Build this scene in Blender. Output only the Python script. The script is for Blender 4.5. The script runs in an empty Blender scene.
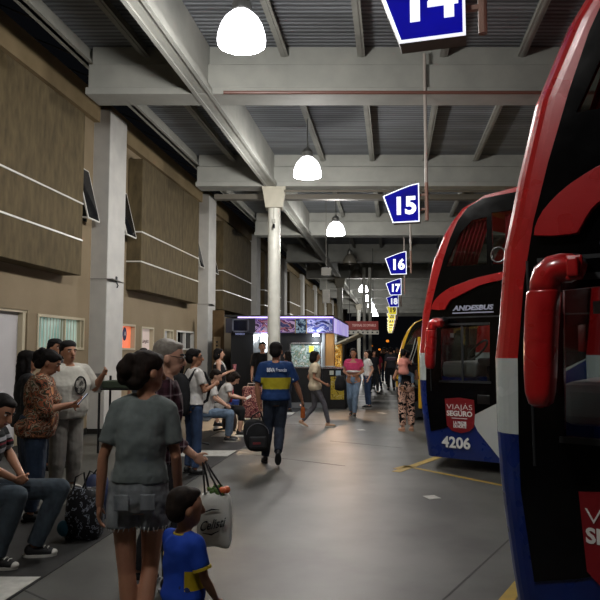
import bpy, math, random
from mathutils import Vector, Matrix, Euler
from mathutils.geometry import tessellate_polygon
random.seed(7)
C = bpy.context.scene.collection
PI = math.pi
V = Vector
R = math.radians
CAMZ = 1.62
FPX = 640.0
PITCH = math.atan(50 / FPX)
SL = 0.143            # the station's long axis: x grows by this much per metre of y

# ------------------------------------------------------------------ survey helpers
def ray(u, v):
    a = (u - 300) / FPX; b = (300 - v) / FPX
    return V((a, math.cos(PITCH) - b * math.sin(PITCH), math.sin(PITCH) + b * math.cos(PITCH)))
def at_y(u, v, y):
    d = ray(u, v); return V((0, 0, CAMZ)) + d * (y / d.y)
def ground(u, v, z=0.0):
    d = ray(u, v); t = (z - CAMZ) / d.z; return V((0, 0, CAMZ)) + d * t
def on_long(u, v, x0):
    d = ray(u, v); t = x0 / (d.x - SL * d.y); return V((0, 0, CAMZ)) + d * t
def LX(x0, y): return x0 + SL * y

# ------------------------------------------------------------------ materials
MATS = {}
def srgb(h):
    if isinstance(h, str):
        h = h.lstrip('#'); c = [int(h[i:i+2], 16) / 255 for i in (0, 2, 4)]
    else: c = h
    return tuple((x / 12.92 if x <= .04045 else ((x + .055) / 1.055) ** 2.4) for x in c) + (1,)
def base(name, col, rough=.6, metal=0, spec=.5):
    m = bpy.data.materials.new(name); m.use_nodes = True
    b = m.node_tree.nodes['Principled BSDF']
    b.inputs['Base Color'].default_value = srgb(col)
    b.inputs['Roughness'].default_value = rough
    b.inputs['Metallic'].default_value = metal
    b.inputs['Specular IOR Level'].default_value = spec
    return m, m.node_tree.nodes, m.node_tree.links, b
def ramp(nd, stops, interp='LINEAR'):
    r = nd.new('ShaderNodeValToRGB'); r.color_ramp.interpolation = interp
    e = r.color_ramp.elements
    while len(e) < len(stops): e.new(.5)
    for i, (p, c) in enumerate(stops):
        e[i].position = p; e[i].color = srgb(c)
    return r
def coords(nd, lk, scale=(1, 1, 1), rot=(0, 0, 0)):
    tc = nd.new('ShaderNodeTexCoord'); mp = nd.new('ShaderNodeMapping')
    mp.inputs['Scale'].default_value = scale; mp.inputs['Rotation'].default_value = rot
    lk.new(tc.outputs['Object'], mp.inputs['Vector']); return mp
def noisy(name, c1, c2, scale=4, rough=.7, detail=5, stretch=(1, 1, 1), bump=0.0, spec=.4, metal=0, lo=.3, hi=.7):
    if name in MATS: return MATS[name]
    m, nd, lk, b = base(name, c1, rough, metal, spec)
    mp = coords(nd, lk, stretch)
    n = nd.new('ShaderNodeTexNoise'); n.inputs['Scale'].default_value = scale; n.inputs['Detail'].default_value = detail
    lk.new(mp.outputs[0], n.inputs['Vector'])
    r = ramp(nd, [(lo, c1), (hi, c2)]); lk.new(n.outputs['Fac'], r.inputs[0]); lk.new(r.outputs[0], b.inputs['Base Color'])
    if bump:
        bp = nd.new('ShaderNodeBump'); bp.inputs['Strength'].default_value = bump; bp.inputs['Distance'].default_value = .01
        lk.new(n.outputs['Fac'], bp.inputs['Height']); lk.new(bp.outputs[0], b.inputs['Normal'])
    MATS[name] = m; return m
def plain(name, c, rough=.5, metal=0, spec=.5, coat=0):
    if name in MATS: return MATS[name]
    m, nd, lk, b = base(name, c, rough, metal, spec)
    mp = coords(nd, lk); n = nd.new('ShaderNodeTexNoise'); n.inputs['Scale'].default_value = 6
    lk.new(mp.outputs[0], n.inputs['Vector'])
    mr = nd.new('ShaderNodeMapRange'); mr.inputs['To Min'].default_value = max(0, rough - .05); mr.inputs['To Max'].default_value = min(1, rough + .06)
    lk.new(n.outputs['Fac'], mr.inputs['Value']); lk.new(mr.outputs[0], b.inputs['Roughness'])
    b.inputs['Coat Weight'].default_value = coat; b.inputs['Coat Roughness'].default_value = .08
    MATS[name] = m; return m
def glow(name, c, strength, c2=None, scale=3):
    if name in MATS: return MATS[name]
    m, nd, lk, b = base(name, c, .4)
    b.inputs['Emission Color'].default_value = srgb(c); b.inputs['Emission Strength'].default_value = strength
    if c2:
        mp = coords(nd, lk); n = nd.new('ShaderNodeTexNoise'); n.inputs['Scale'].default_value = scale
        lk.new(mp.outputs[0], n.inputs['Vector'])
        r = ramp(nd, [(.35, c), (.65, c2)]); lk.new(n.outputs['Fac'], r.inputs[0])
        lk.new(r.outputs[0], b.inputs['Emission Color']); lk.new(r.outputs[0], b.inputs['Base Color'])
    MATS[name] = m; return m
def glass_mat(name, tint, refl=.12, rough=.03):
    if name in MATS: return MATS[name]
    m = bpy.data.materials.new(name); m.use_nodes = True; nd = m.node_tree.nodes; lk = m.node_tree.links
    nd.remove(nd['Principled BSDF']); out = nd['Material Output']
    t = nd.new('ShaderNodeBsdfTransparent'); t.inputs[0].default_value = srgb(tint)
    g = nd.new('ShaderNodeBsdfGlossy'); g.inputs['Roughness'].default_value = rough; g.inputs[0].default_value = (.9, .9, .9, 1)
    f = nd.new('ShaderNodeFresnel'); f.inputs[0].default_value = 1.45
    mx = nd.new('ShaderNodeMixShader'); lk.new(f.outputs[0], mx.inputs[0]); lk.new(t.outputs[0], mx.inputs[1]); lk.new(g.outputs[0], mx.inputs[2])
    lk.new(mx.outputs[0], out.inputs[0]); MATS[name] = m; return m
def stripes_mat(name, stops, scale, axis='Z', rough=.85, noise=0.0):
    if name in MATS: return MATS[name]
    m, nd, lk, b = base(name, '#888888', rough, 0, .2)
    tc = nd.new('ShaderNodeTexCoord'); sp = nd.new('ShaderNodeSeparateXYZ'); lk.new(tc.outputs['Object'], sp.inputs[0])
    mu = nd.new('ShaderNodeMath'); mu.operation = 'MULTIPLY'; mu.inputs[1].default_value = scale; lk.new(sp.outputs[axis], mu.inputs[0])
    fr = nd.new('ShaderNodeMath'); fr.operation = 'FRACT'; lk.new(mu.outputs[0], fr.inputs[0])
    r = ramp(nd, stops, 'CONSTANT'); lk.new(fr.outputs[0], r.inputs[0]); lk.new(r.outputs[0], b.inputs['Base Color'])
    MATS[name] = m; return m
def band_mat(name, main, bandc, z0, z1, extra=None):
    """cloth dyed with a horizontal band between two heights"""
    if name in MATS: return MATS[name]
    stops = [(0, main), (z0, bandc), (z1, main)] + (extra or [])
    m, nd, lk, b = base(name, main, .8, 0, .2)
    tc = nd.new('ShaderNodeTexCoord'); sp = nd.new('ShaderNodeSeparateXYZ'); lk.new(tc.outputs['Object'], sp.inputs[0])
    mu = nd.new('ShaderNodeMath'); mu.operation = 'MULTIPLY'; mu.inputs[1].default_value = .5; lk.new(sp.outputs['Z'], mu.inputs[0])
    r = ramp(nd, [(p / 2, c) for p, c in stops], 'CONSTANT'); lk.new(mu.outputs[0], r.inputs[0]); lk.new(r.outputs[0], b.inputs['Base Color'])
    MATS[name] = m; return m
def torso_band(m, lim, main):
    """the dyed band stops at the sleeves"""
    nd = m.node_tree.nodes; lk = m.node_tree.links; b = nd['Principled BSDF']; src = b.inputs['Base Color'].links[0].from_socket
    tc = nd.new('ShaderNodeTexCoord'); sp = nd.new('ShaderNodeSeparateXYZ'); lk.new(tc.outputs['Object'], sp.inputs[0])
    ab = nd.new('ShaderNodeMath'); ab.operation = 'ABSOLUTE'; lk.new(sp.outputs['X'], ab.inputs[0])
    gt = nd.new('ShaderNodeMath'); gt.operation = 'LESS_THAN'; gt.inputs[1].default_value = lim; lk.new(ab.outputs[0], gt.inputs[0])
    mx = nd.new('ShaderNodeMix'); mx.data_type = 'RGBA'; lk.new(gt.outputs[0], mx.inputs[0]); mx.inputs[6].default_value = srgb(main); lk.new(src, mx.inputs[7]); lk.new(mx.outputs[2], b.inputs['Base Color'])
    return m
def front_band(m, nx, ny, off):
    """keep the dyed band on the front of the garment only"""
    nd = m.node_tree.nodes; lk = m.node_tree.links; b = nd['Principled BSDF']; src = b.inputs['Base Color'].links[0].from_socket
    tc = nd.new('ShaderNodeTexCoord'); dp = nd.new('ShaderNodeVectorMath'); dp.operation = 'DOT_PRODUCT'; dp.inputs[1].default_value = (nx, ny, 0); lk.new(tc.outputs['Object'], dp.inputs[0])
    gt = nd.new('ShaderNodeMath'); gt.operation = 'GREATER_THAN'; gt.inputs[1].default_value = off; lk.new(dp.outputs['Value'], gt.inputs[0])
    mx = nd.new('ShaderNodeMix'); mx.data_type = 'RGBA'; lk.new(gt.outputs[0], mx.inputs[0]); mx.inputs[6].default_value = srgb('#1d3f9c'); lk.new(src, mx.inputs[7]); lk.new(mx.outputs[2], b.inputs['Base Color'])
    return m
def plaid_mat(name):
    if name in MATS: return MATS[name]
    m, nd, lk, b = base(name, '#4a2430', .85, 0, .2)
    tc = nd.new('ShaderNodeTexCoord'); sp = nd.new('ShaderNodeSeparateXYZ'); lk.new(tc.outputs['Object'], sp.inputs[0])
    outs = []
    for ax, sc in (('Z', 9.0), ('Y', 11.0)):
        mu = nd.new('ShaderNodeMath'); mu.operation = 'MULTIPLY'; mu.inputs[1].default_value = sc; lk.new(sp.outputs[ax], mu.inputs[0])
        fr = nd.new('ShaderNodeMath'); fr.operation = 'FRACT'; lk.new(mu.outputs[0], fr.inputs[0])
        r = ramp(nd, [(0, '#2c171e'), (.34, '#452833'), (.62, '#2c171e'), (.8, '#94848a'), (.9, '#452833')], 'CONSTANT'); lk.new(fr.outputs[0], r.inputs[0]); outs.append(r)
    mx = nd.new('ShaderNodeMix'); mx.data_type = 'RGBA'; mx.inputs[0].default_value = .5
    lk.new(outs[0].outputs[0], mx.inputs[6]); lk.new(outs[1].outputs[0], mx.inputs[7]); lk.new(mx.outputs[2], b.inputs['Base Color'])
    MATS[name] = m; return m
def patch_mat(name, cols, scale, rough=.8, stretch=(1, 1, 1), emis=0.0, interp='CONSTANT'):
    """irregular coloured patches (printed cloth, printed posters)"""
    if name in MATS: return MATS[name]
    m, nd, lk, b = base(name, cols[0], rough, 0, .2)
    mp = coords(nd, lk, stretch)
    n = nd.new('ShaderNodeTexNoise'); n.inputs['Scale'].default_value = scale; n.inputs['Detail'].default_value = 2.5; n.inputs['Distortion'].default_value = .6
    lk.new(mp.outputs[0], n.inputs['Vector'])
    k = len(cols); r = ramp(nd, [(.3 + .4 * i / k if i else 0, c) for i, c in enumerate(cols)], interp)
    lk.new(n.outputs['Fac'], r.inputs[0]); lk.new(r.outputs[0], b.inputs['Base Color'])
    if emis:
        lk.new(r.outputs[0], b.inputs['Emission Color']); b.inputs['Emission Strength'].default_value = emis
    MATS[name] = m; return m

# ------------------------------------------------------------------ mesh builder
class MB:
    def __init__(s): s.v = []; s.f = []; s.m = []
    def add(s, vs, fs, mi=0):
        o = len(s.v); s.v += [tuple(p) for p in vs]
        for f in fs: s.f.append([i + o for i in f]); s.m.append(mi)
    def box(s, c, d, rot=None, mi=0):
        hx, hy, hz = d[0] / 2, d[1] / 2, d[2] / 2; c = V(c)
        vs = [V((x, y, z)) for x in (-hx, hx) for y in (-hy, hy) for z in (-hz, hz)]
        if rot: vs = [rot @ p for p in vs]
        s.add([c + p for p in vs], [(0, 1, 3, 2), (4, 6, 7, 5), (0, 4, 5, 1), (2, 3, 7, 6), (0, 2, 6, 4), (1, 5, 7, 3)], mi)
    def hexa(s, b4, t4, mi=0):
        s.add(list(b4) + list(t4), [(3, 2, 1, 0), (4, 5, 6, 7), (0, 1, 5, 4), (1, 2, 6, 5), (2, 3, 7, 6), (3, 0, 4, 7)], mi)
    def skew(s, x0, x1, y0, y1, z0, z1, mi=0):
        """block whose ends follow the station's long axis"""
        b = [V((LX(x0, y0), y0, z0)), V((LX(x1, y0), y0, z0)), V((LX(x1, y1), y1, z0)), V((LX(x0, y1), y1, z0))]
        s.hexa(b, [p + V((0, 0, z1 - z0)) for p in b], mi)
    def loft(s, rings, mi=0, cap=True):
        n = len(rings[0]); vs = [p for r in rings for p in r]; fs = []
        for i in range(len(rings) - 1):
            for j in range(n):
                a = i * n + j; b = i * n + (j + 1) % n; fs.append((a, b, b + n, a + n))
        if cap: fs.append(tuple(reversed(range(n)))); fs.append(tuple(range((len(rings) - 1) * n, len(rings) * n)))
        s.add(vs, fs, mi)
    def cone(s, p0, p1, r0, r1, n=12, round0=True, round1=True, flat=1.0, side=None, mi=0):
        p0 = V(p0); p1 = V(p1); d = p1 - p0; L = d.length
        if L < 1e-6: d = V((0, 0, 1)); L = 1e-6
        d = d.normalized(); a = V(side) if side else (V((1, 0, 0)) if abs(d.x) < .8 else V((0, 1, 0)))
        x = (a - d * a.dot(d)).normalized(); y = d.cross(x); rings = []
        def ring(c, r): return [c + x * (r * math.cos(2 * PI * k / n)) + y * (r * flat * math.sin(2 * PI * k / n)) for k in range(n)]
        if round0:
            for t in (82, 60, 30): rings.append(ring(p0 - d * (r0 * math.sin(R(t))), r0 * math.cos(R(t))))
        rings.append(ring(p0, r0)); rings.append(ring(p1, r1))
        if round1:
            for t in (30, 60, 82): rings.append(ring(p1 + d * (r1 * math.sin(R(t))), r1 * math.cos(R(t))))
        s.loft(rings, mi)
    def tube(s, pts, r, n=8, mi=0):
        pts = [V(p) for p in pts]; rings = []; rr = r if isinstance(r, (list, tuple)) else [r] * len(pts)
        prev = None
        for i, p in enumerate(pts):
            t = (pts[min(i + 1, len(pts) - 1)] - pts[max(i - 1, 0)]).normalized()
            if prev is None:
                a = V((0, 0, 1)) if abs(t.z) < .9 else V((1, 0, 0)); x = (a - t * a.dot(t)).normalized()
            else: x = (prev - t * prev.dot(t)).normalized()
            prev = x; y = t.cross(x)
            rings.append([p + x * (rr[i] * math.cos(2 * PI * k / n)) + y * (rr[i] * math.sin(2 * PI * k / n)) for k in range(n)])
        s.loft(rings, mi)
    def ell(s, c, r, rot=None, nu=14, nv=9, mi=0):
        c = V(c); rings = []
        for i in range(1, nv):
            t = PI * i / nv - PI / 2; z = math.sin(t); q = math.cos(t); ring = []
            for k in range(nu):
                p = V((r[0] * q * math.cos(2 * PI * k / nu), r[1] * q * math.sin(2 * PI * k / nu), r[2] * z))
                ring.append(c + (rot @ p if rot else p))
            rings.append(ring)
        s.loft(rings, mi)
    def lathe(s, c, prof, n=24, mi=0, cap=True):
        c = V(c); s.loft([[c + V((r * math.cos(2 * PI * k / n), r * math.sin(2 * PI * k / n), z)) for k in range(n)] for r, z in prof], mi, cap)
    def prism(s, outer, fn, t0, t1, holes=(), mi=0):
        """polygon with holes given in plane coordinates, fn(a, b, t) -> point"""
        loops = [list(outer)] + [list(h) for h in holes]
        flat = [p for l in loops for p in l]; N = len(flat)
        tris = tessellate_polygon([[V((p[0], p[1], 0)) for p in l] for l in loops])
        vs = [fn(p[0], p[1], t0) for p in flat] + [fn(p[0], p[1], t1) for p in flat]; fs = []
        for t in tris: fs.append(tuple(t)); fs.append(tuple(i + N for i in reversed(t)))
        o = 0
        for l in loops:
            n = len(l)
            for i in range(n):
                a = o + i; b = o + (i + 1) % n; fs.append((a, b, b + N, a + N))
            o += n
        s.add(vs, fs, mi)
    def build(s, name, mat, parent=None, smooth=False, vox=None, bevel=None, sub=0, disp=None, fixn=True):
        me = bpy.data.meshes.new(name); me.from_pydata(s.v, [], s.f)
        mats = mat if isinstance(mat, (list, tuple)) else [mat]
        for m in mats: me.materials.append(m)
        for p, mi in zip(me.polygons, s.m): p.material_index = mi; p.use_smooth = smooth
        if fixn:
            import bmesh
            bm = bmesh.new(); bm.from_mesh(me); bmesh.ops.recalc_face_normals(bm, faces=bm.faces[:]); bm.to_mesh(me); bm.free()
        o = bpy.data.objects.new(name, me); C.objects.link(o)
        if parent: o.parent = parent
        if vox:
            r = o.modifiers.new('join', 'REMESH'); r.mode = 'VOXEL'; r.voxel_size = vox; r.use_smooth_shade = True
            sm = o.modifiers.new('soften', 'SMOOTH'); sm.factor = .5; sm.iterations = 4
        if disp:
            t = bpy.data.textures.new(name + '_folds', 'CLOUDS'); t.noise_scale = disp[1]; t.noise_depth = 2
            d = o.modifiers.new('folds', 'DISPLACE'); d.texture = t; d.strength = disp[0]; d.mid_level = .5; d.texture_coords = 'LOCAL'
        if bevel:
            b = o.modifiers.new('edge', 'BEVEL'); b.width = bevel; b.segments = 2; b.limit_method = 'ANGLE'
        if sub:
            ss = o.modifiers.new('sub', 'SUBSURF'); ss.levels = sub; ss.render_levels = sub
        return o
def tag(o, label=None, cat=None, group=None, kind=None):
    if label: o['label'] = label
    if cat: o['category'] = cat
    if group: o['group'] = group
    if kind: o['kind'] = kind
    return o
def empty(name, loc=(0, 0, 0), rz=0, label=None, cat=None, group=None):
    o = bpy.data.objects.new(name, None); o.empty_display_size = .1; C.objects.link(o); o.location = loc; o.rotation_euler = (0, 0, rz)
    tag(o, label, cat, group); return o
def copy_tree(o, parent=None):
    c = o.copy(); C.objects.link(c); c.parent = parent
    for ch in list(o.children): copy_tree(ch, c)
    return c
def struct(mb, name, mat, **k):
    return tag(mb.build(name, mat, **k), kind='structure')
def text(name, s, size, mat, M, parent, depth=.004, align='CENTER', shear=0, bold=0.0, spacing=1.0, width=None, label=None):
    cu = bpy.data.curves.new(name, 'FONT'); cu.body = s; cu.size = size; cu.extrude = depth / 2; cu.align_x = align; cu.align_y = 'CENTER'
    cu.shear = shear; cu.offset = bold; cu.space_character = spacing; cu.resolution_u = 3
    t = bpy.data.objects.new(name, cu); C.objects.link(t)
    bpy.context.view_layer.update()
    me = bpy.data.meshes.new_from_object(t.evaluated_get(bpy.context.evaluated_depsgraph_get()))
    bpy.data.objects.remove(t)
    if width:
        xs = [v.co.x for v in me.vertices]; w = max(xs) - min(xs)
        for v in me.vertices: v.co.x *= width / w
    me.transform(M); me.materials.clear(); me.materials.append(mat)
    o = bpy.data.objects.new(name, me); C.objects.link(o); o.parent = parent
    if label: o['label'] = label
    return o
def frame(origin, ex, ey):
    ex = V(ex).normalized(); ey = V(ey).normalized(); ez = ex.cross(ey)
    M = Matrix((ex, ey, ez)).transposed().to_4x4(); M.translation = V(origin); return M

# ------------------------------------------------------------------ palette
concrete = noisy('floor_concrete', '#3c3c38', '#565651', 1.1, .5, 10, bump=.2, spec=.45, lo=.35, hi=.62)
conc_beam = noisy('painted_concrete', '#8b8c86', '#9c9c95', 2.2, .75, 6, bump=.1)
wall_paint = noisy('tan_wall_paint', '#82735a', '#8f7f66', 1.3, .85, 6, bump=.1)
board = noisy('wood_cast_concrete', '#4a3f2a', '#64573c', 3.2, .9, 9, stretch=(3, 3, 1), bump=.4)
pillar_m = noisy('grey_pillar_paint', '#b8b6b2', '#c6c4be', 3, .7, 5, bump=.05)
white_m = plain('white_enamel', '#d8d6cf', .35)
col_m = noisy('column_paint', '#c4c4ba', '#d0cfc5', 6, .45, 3)
dark_m = plain('black_enamel', '#121214', .35)
grey_metal = plain('grey_metal', '#8b8b88', .35, .8)
steel = plain('brushed_steel', '#b4b4b4', .25, 1)
rubber = plain('black_rubber', '#141414', .8)
frame_m = plain('pale_window_frame', '#b9ad92', .5)

# ================================================================== THE SETTING
m = MB(); m.box((4, 56, -.1), (60, 124, .2)); struct(m, 'floor', concrete)
# dark strip under the waiting benches, with its white painted squares
dark_band = noisy('dark_floor_band', '#191919', '#262625', 5, .5, 5)
m = MB(); m.skew(-3.45, -2.5, -2, 34, 0, .006); struct(m, 'floor_band', dark_band)
paint_light_w = noisy('worn_white_paint_and_light', '#b9b8b0', '#9a9992', 12, .6)
for y0, y1 in ((3.3, 4.7), (9.9, 10.45), (12.1, 12.7), (16.2, 16.8)):
    m = MB(); m.skew(-3.4, -2.52, y0, y1, .006, .01); struct(m, 'floor_mark_and_light_band', paint_light_w)
def strip(pts, w, mat, name='floor_mark_and_light_band', z=.004):
    m = MB()
    for a, b in zip(pts, pts[1:]):
        a = V((a[0], a[1], 0)); b = V((b[0], b[1], 0)); d = (b - a).normalized(); n = V((-d.y, d.x, 0)) * (w / 2)
        q = [a - n, b - n, b + n, a + n]; m.hexa([p + V((0, 0, .0005)) for p in q], [p + V((0, 0, z)) for p in q])
    return struct(m, name, mat)
yellow_p = noisy('worn_yellow_paint', '#a8862a', '#8d7836', 9, .6)
g = lambda u, v: ground(u, v)[:2]
strip([g(396, 472), g(446, 454.5)], .12, yellow_p); strip([g(404, 466), g(505, 486)], .07, yellow_p)
strip([g(396, 469), g(408, 466)], .1, yellow_p)
strip([g(492, 618), g(521, 583)], .09, yellow_p)
joint = plain('joint_dark', '#3c3c39', .9)
for p, q in (((443, 600), (512, 537)), ((0, 579), (52, 603)), ((205, 449), (345, 466)), ((232, 424), (352, 425)), ((330, 441), (402, 448))):
    strip([g(*p), g(*q)], .014, joint, 'floor_joint', .002)
strip([g(300, 401), g(424, 401)], .16, paint_light_w); strip([g(300, 395.5), g(424, 395.5)], .16, paint_light_w)  # two pale painted bands stand in for kiosk light lying across the floor
for u, v in ((361, 430), (381, 413), (384, 413.6), (432, 497.5)):
    p = ground(u, v); m = MB(); m.box((p.x, p.y, .003), (.14, .16, .005), Matrix.Rotation(.3, 3, 'Z')); struct(m, 'floor_mark_and_light_band', paint_light_w)

# ---- facade on the left
WX = -5.93; OX = -5.60; BOXX = -5.62
def wall_holes():
    H = []
    return H
# openings in the wall: (pixel corner, pixel corner) surveyed onto the wall plane
OPEN = []
def wallpt(u, v): p = on_long(u, v, WX); return p.y, p.z
wins = {'panel': (-40, 28, 308, 470), 'barred': (37, 84, 315, 350), 'orange': (119, 135, 323, 350), 'white': (141, 153.5, 326, 352), 'slim': (163.5, 173, 328.5, 352), 'dark': (176.5, 193.5, 330, 350)}
holes = {}
for k, (u0, u1, v0, v1) in wins.items():
    y0, zt = wallpt(u0 if u0 > 0 else 1, v0); y1, _ = wallpt(u1, v0); _, zb = wallpt((max(u0, 1) + u1) / 2, v1)
    ym, zt = wallpt((max(u0, 1) + u1) / 2, v0 + 1)
    if u0 < 0: y0 = y1 - 2.6
    if k == 'panel': zb = .03
    if k in ('white',): zb = .03
    holes[k] = (y0, y1, zb, zt)
m = MB()
wf = lambda y, z, t: V((LX(WX, y) - t, y, z))
hl = [[(y0, z0), (y1, z0), (y1, z1), (y0, z1)] for (y0, y1, z0, z1) in holes.values()]
m.prism([(-4, 0), (84, 0), (84, 6.7), (-4, 6.7)], wf, 0, .25, hl); struct(m, 'wall_left', wall_paint)
m = MB(); m.skew(WX - .02, WX + .12, -4, 84, 6.18, 6.72); struct(m, 'trim_1', noisy('coping', '#8d7b5c', '#7b6a4c', 2, .85))
m = MB(); m.skew(WX, WX + .015, -4, 84, 0, .12); struct(m, 'baseboard_left', plain('black_skirting', '#17150f', .6))
# white sliding panel
y0, y1, z0, z1 = holes['panel']
m = MB(); m.skew(WX - .14, WX - .1, y0 + .05, y1 - .1, z0, z1 - .04); d1 = struct(m, 'door_1', noisy('white_door', '#c9c6c6', '#bdbabb', 1.5, .5))
m = MB(); m.skew(WX - .12, WX - .02, y1 - .1, y1 - .02, z0, z1); m.skew(WX - .12, WX - .02, y0, y1, z1 - .04, z1); m.build('door_frame', frame_m, d1)
wn = 0
def window(k, pane_mat, mull=(), bars=0, fm=frame_m):
    global wn; wn += 1
    y0, y1, z0, z1 = holes[k]; w = .045
    m = MB()
    m.skew(WX - .12, WX + .02, y0, y0 + w, z0, z1); m.skew(WX - .12, WX + .02, y1 - w, y1, z0, z1)
    m.skew(WX - .12, WX + .02, y0 + w, y1 - w, z0, z0 + w); m.skew(WX - .12, WX + .02, y0 + w, y1 - w, z1 - w, z1)
    for f in mull:
        c = y0 + (y1 - y0) * f; m.skew(WX - .1, WX - .0, c - .02, c + .02, z0 + w, z1 - w)
    o = struct(m, 'window_%d' % wn, fm)
    m = MB(); m.skew(WX - .09, WX - .08, y0 + w, y1 - w, z0 + w, z1 - w); m.build('pane', pane_mat, o)
    if bars:
        m = MB()
        for i in range(bars):
            c = y0 + w + (y1 - y0 - 2 * w) * (i + .5) / bars; m.skew(WX - .05, WX - .035, c - .008, c + .008, z0 + w, z1 - w)
        m.build('security_bars', plain('bar_paint', '#cfd2c6', .5), o)
    return o
lit_pane = glow('lit_frosted_glass', '#a9bdb2', .42, '#5f8c83', 1.6)
window('barred', lit_pane, (.58, .93), 15)
ow = window('orange', glow('orange_poster', '#ea6a3c', .55, '#f0855c', 1.2))
y0, y1, z0, z1 = holes['orange']; yc = y0 + (y1 - y0) * .55; m = MB()
Mx = lambda yy, zz: V((LX(WX, yy) - .075, yy, zz))
for k in range(1): m.loft([[Mx(yc + .1 * math.cos(t * PI / 8), z0 + .36 + .15 * math.sin(t * PI / 8)) + V((dx, 0, 0)) for t in range(16)] for dx in (0, .008)])
m.build('round_emblem', plain('navy_print', '#1b1c4a', .6), ow)
Mt = frame(V((LX(WX, yc) - .062, yc, z0 + .36)), (SL, 1, 0), (0, 0, 1)); text('emblem_mark', 'A', .14, white_m, Mt, ow)
window('white', glow('white_poster', '#b7a49c', .4, '#c5b7b0', 1.0))
y0, y1, z0, z1 = holes['white']; yc = (y0 + y1) / 2
text('poster_lettering', 'PASAJES', .1, plain('brown_print', '#5a3d38', .7), frame(V((LX(WX, yc) - .072, yc, z1 - .35)), (SL, 1, 0), (0, 0, 1)), bpy.data.objects['window_3'], width=.55)
window('slim', glow('pale_pane', '#8b8478', .35, '#9aa0a8', 2), (.7,))
window('dark', glass_mat('dark_glass', '#303428'), (.52,), fm=white_m)
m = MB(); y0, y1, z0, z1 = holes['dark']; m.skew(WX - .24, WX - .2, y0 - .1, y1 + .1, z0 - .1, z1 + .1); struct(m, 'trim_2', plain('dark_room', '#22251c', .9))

# projecting board-marked concrete bays with two white lines each
zb, ztop = 2.96, 5.95
def bay(y0, y1, n):
    m = MB(); m.skew(WX + .0, BOXX + .02, y0, y1, zb, ztop)
    o = struct(m, 'trim_%d' % n, board, bevel=.01)
    for z in (3.6, 4.27):
        m = MB(); m.skew(BOXX + .02, BOXX + .035, y0 - .012, y1, z - .014, z + .014); m.skew(WX + .0, BOXX + .02, y0 - .015, y0, z - .014, z + .014)
        m.build('white_line', white_m, o)
    yj = (y0 + y1) / 2 + .7
    m = MB(); m.skew(BOXX + .02, BOXX + .024, yj - .01, yj + .01, zb, ztop); (m.build('joint_line', plain('joint_brown', '#3d3222', .9), o) if n > 10 else None)
PY = [12.55 + 6.98 * k for k in range(-1, 9)]
for i, p in enumerate(PY): bay(p + 1.68 if i else 6.2, p + 5.95 if i else 11.5, 10 + i)
bay(0.2, 4.6, 9)
# concrete pillars against the facade
pl = ['grey square pillar behind the man in the white printed tee', 'grey square pillar just left of the black and purple kiosk', 'grey square pillar left of the round white column, above the kiosk',
      'narrow grey pillar just right of the round white column, above the kiosk roof', 'second narrow grey pillar right of the round white column', 'third narrow grey pillar right of the round column, far along the facade',
      'far grey pillar near the red hanging board', 'farthest facade pillar beyond the red board']
for k, p in enumerate(PY[1:9]):
    m = MB()
    b = [V((LX(OX, p) - .37, p, 0)), V((LX(OX, p), p, 0)), V((LX(OX, p + .8), p + .8, 0)), V((LX(OX, p + .8) - .37, p + .8, 0))]
    m.hexa(b, [q + V((0, 0, 6.45)) for q in b])
    root = empty('concrete_pillar', (0, 0, 0), 0, pl[k], 'pillar', None)
    root.location = (LX(OX, p), p, 0)
    for i in range(len(m.v)): m.v[i] = tuple(V(m.v[i]) - root.location)
    m.build('shaft', pillar_m, root, bevel=.012)
    m = MB(); m.box((-.185 + .055, .4, .05), (.38 + .11, .82, .1)); m.build('base_shoe', plain('black_skirting', '#17150f', .6), root)
    m = MB(); m.box((-.13, .4, 3.02), (.5, .815, .012)); m.build('joint_line', plain('joint_grey', '#77756f', .9), root)
    if k == 0:
        m = MB(); m.box((.055, .42, 3.05), (.05, .08, .12)); m.tube([(.07, .42, 3.0), (.1, .42, 2.93), (.08, .42, 2.88)], .012); m.build('cable_outlet', dark_m, root)
# little awning windows pushed open beside the pillars
for k, (y0, y1) in enumerate(((11.85, 12.3), (13.6, 14.1), (18.9, 19.3), (20.5, 20.9))):
    zt_, zb_ = 5.1, 4.1
    root = empty('awning_window', (LX(WX, y0), y0, zb_), 0, ['top hung window pushed open high up just before the near pillar', 'top hung window pushed open just beyond the near pillar', 'small open window before the second pillar', 'small open window just past the second pillar'][k], 'window')
    m = MB(); w = .03; e = V((SL, 1, 0)) * (y1 - y0)
    A = V((0.02, 0, 1.0)); B = V((.26, 0, 0.0))
    def bar(p, q): m.tube([p, q], .018, 6)
    bar(A, B); bar(A + e, B + e); bar(B, B + e); bar(A, A + e); bar(V((.02, 0, .02)), B)
    m.build('sash', white_m, root)
    m = MB(); m.hexa([A, B, B + e, A + e], [p + V((.012, 0, .008)) for p in (A, B, B + e, A + e)]); m.build('pane', plain('smoked_pane', '#15161a', .1), root)
    m = MB(); m.hexa([V((.01, 0, 0)), V((.02, 0, 0)), V((.02, 0, 0)) + e, V((.01, 0, 0)) + e], [V((.01, 0, 1.0)), V((.02, 0, 1.0)), V((.02, 0, 1.0)) + e, V((.01, 0, 1.0)) + e]); m.build('opening', plain('dark_room', '#22251c', .9), root)

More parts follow.
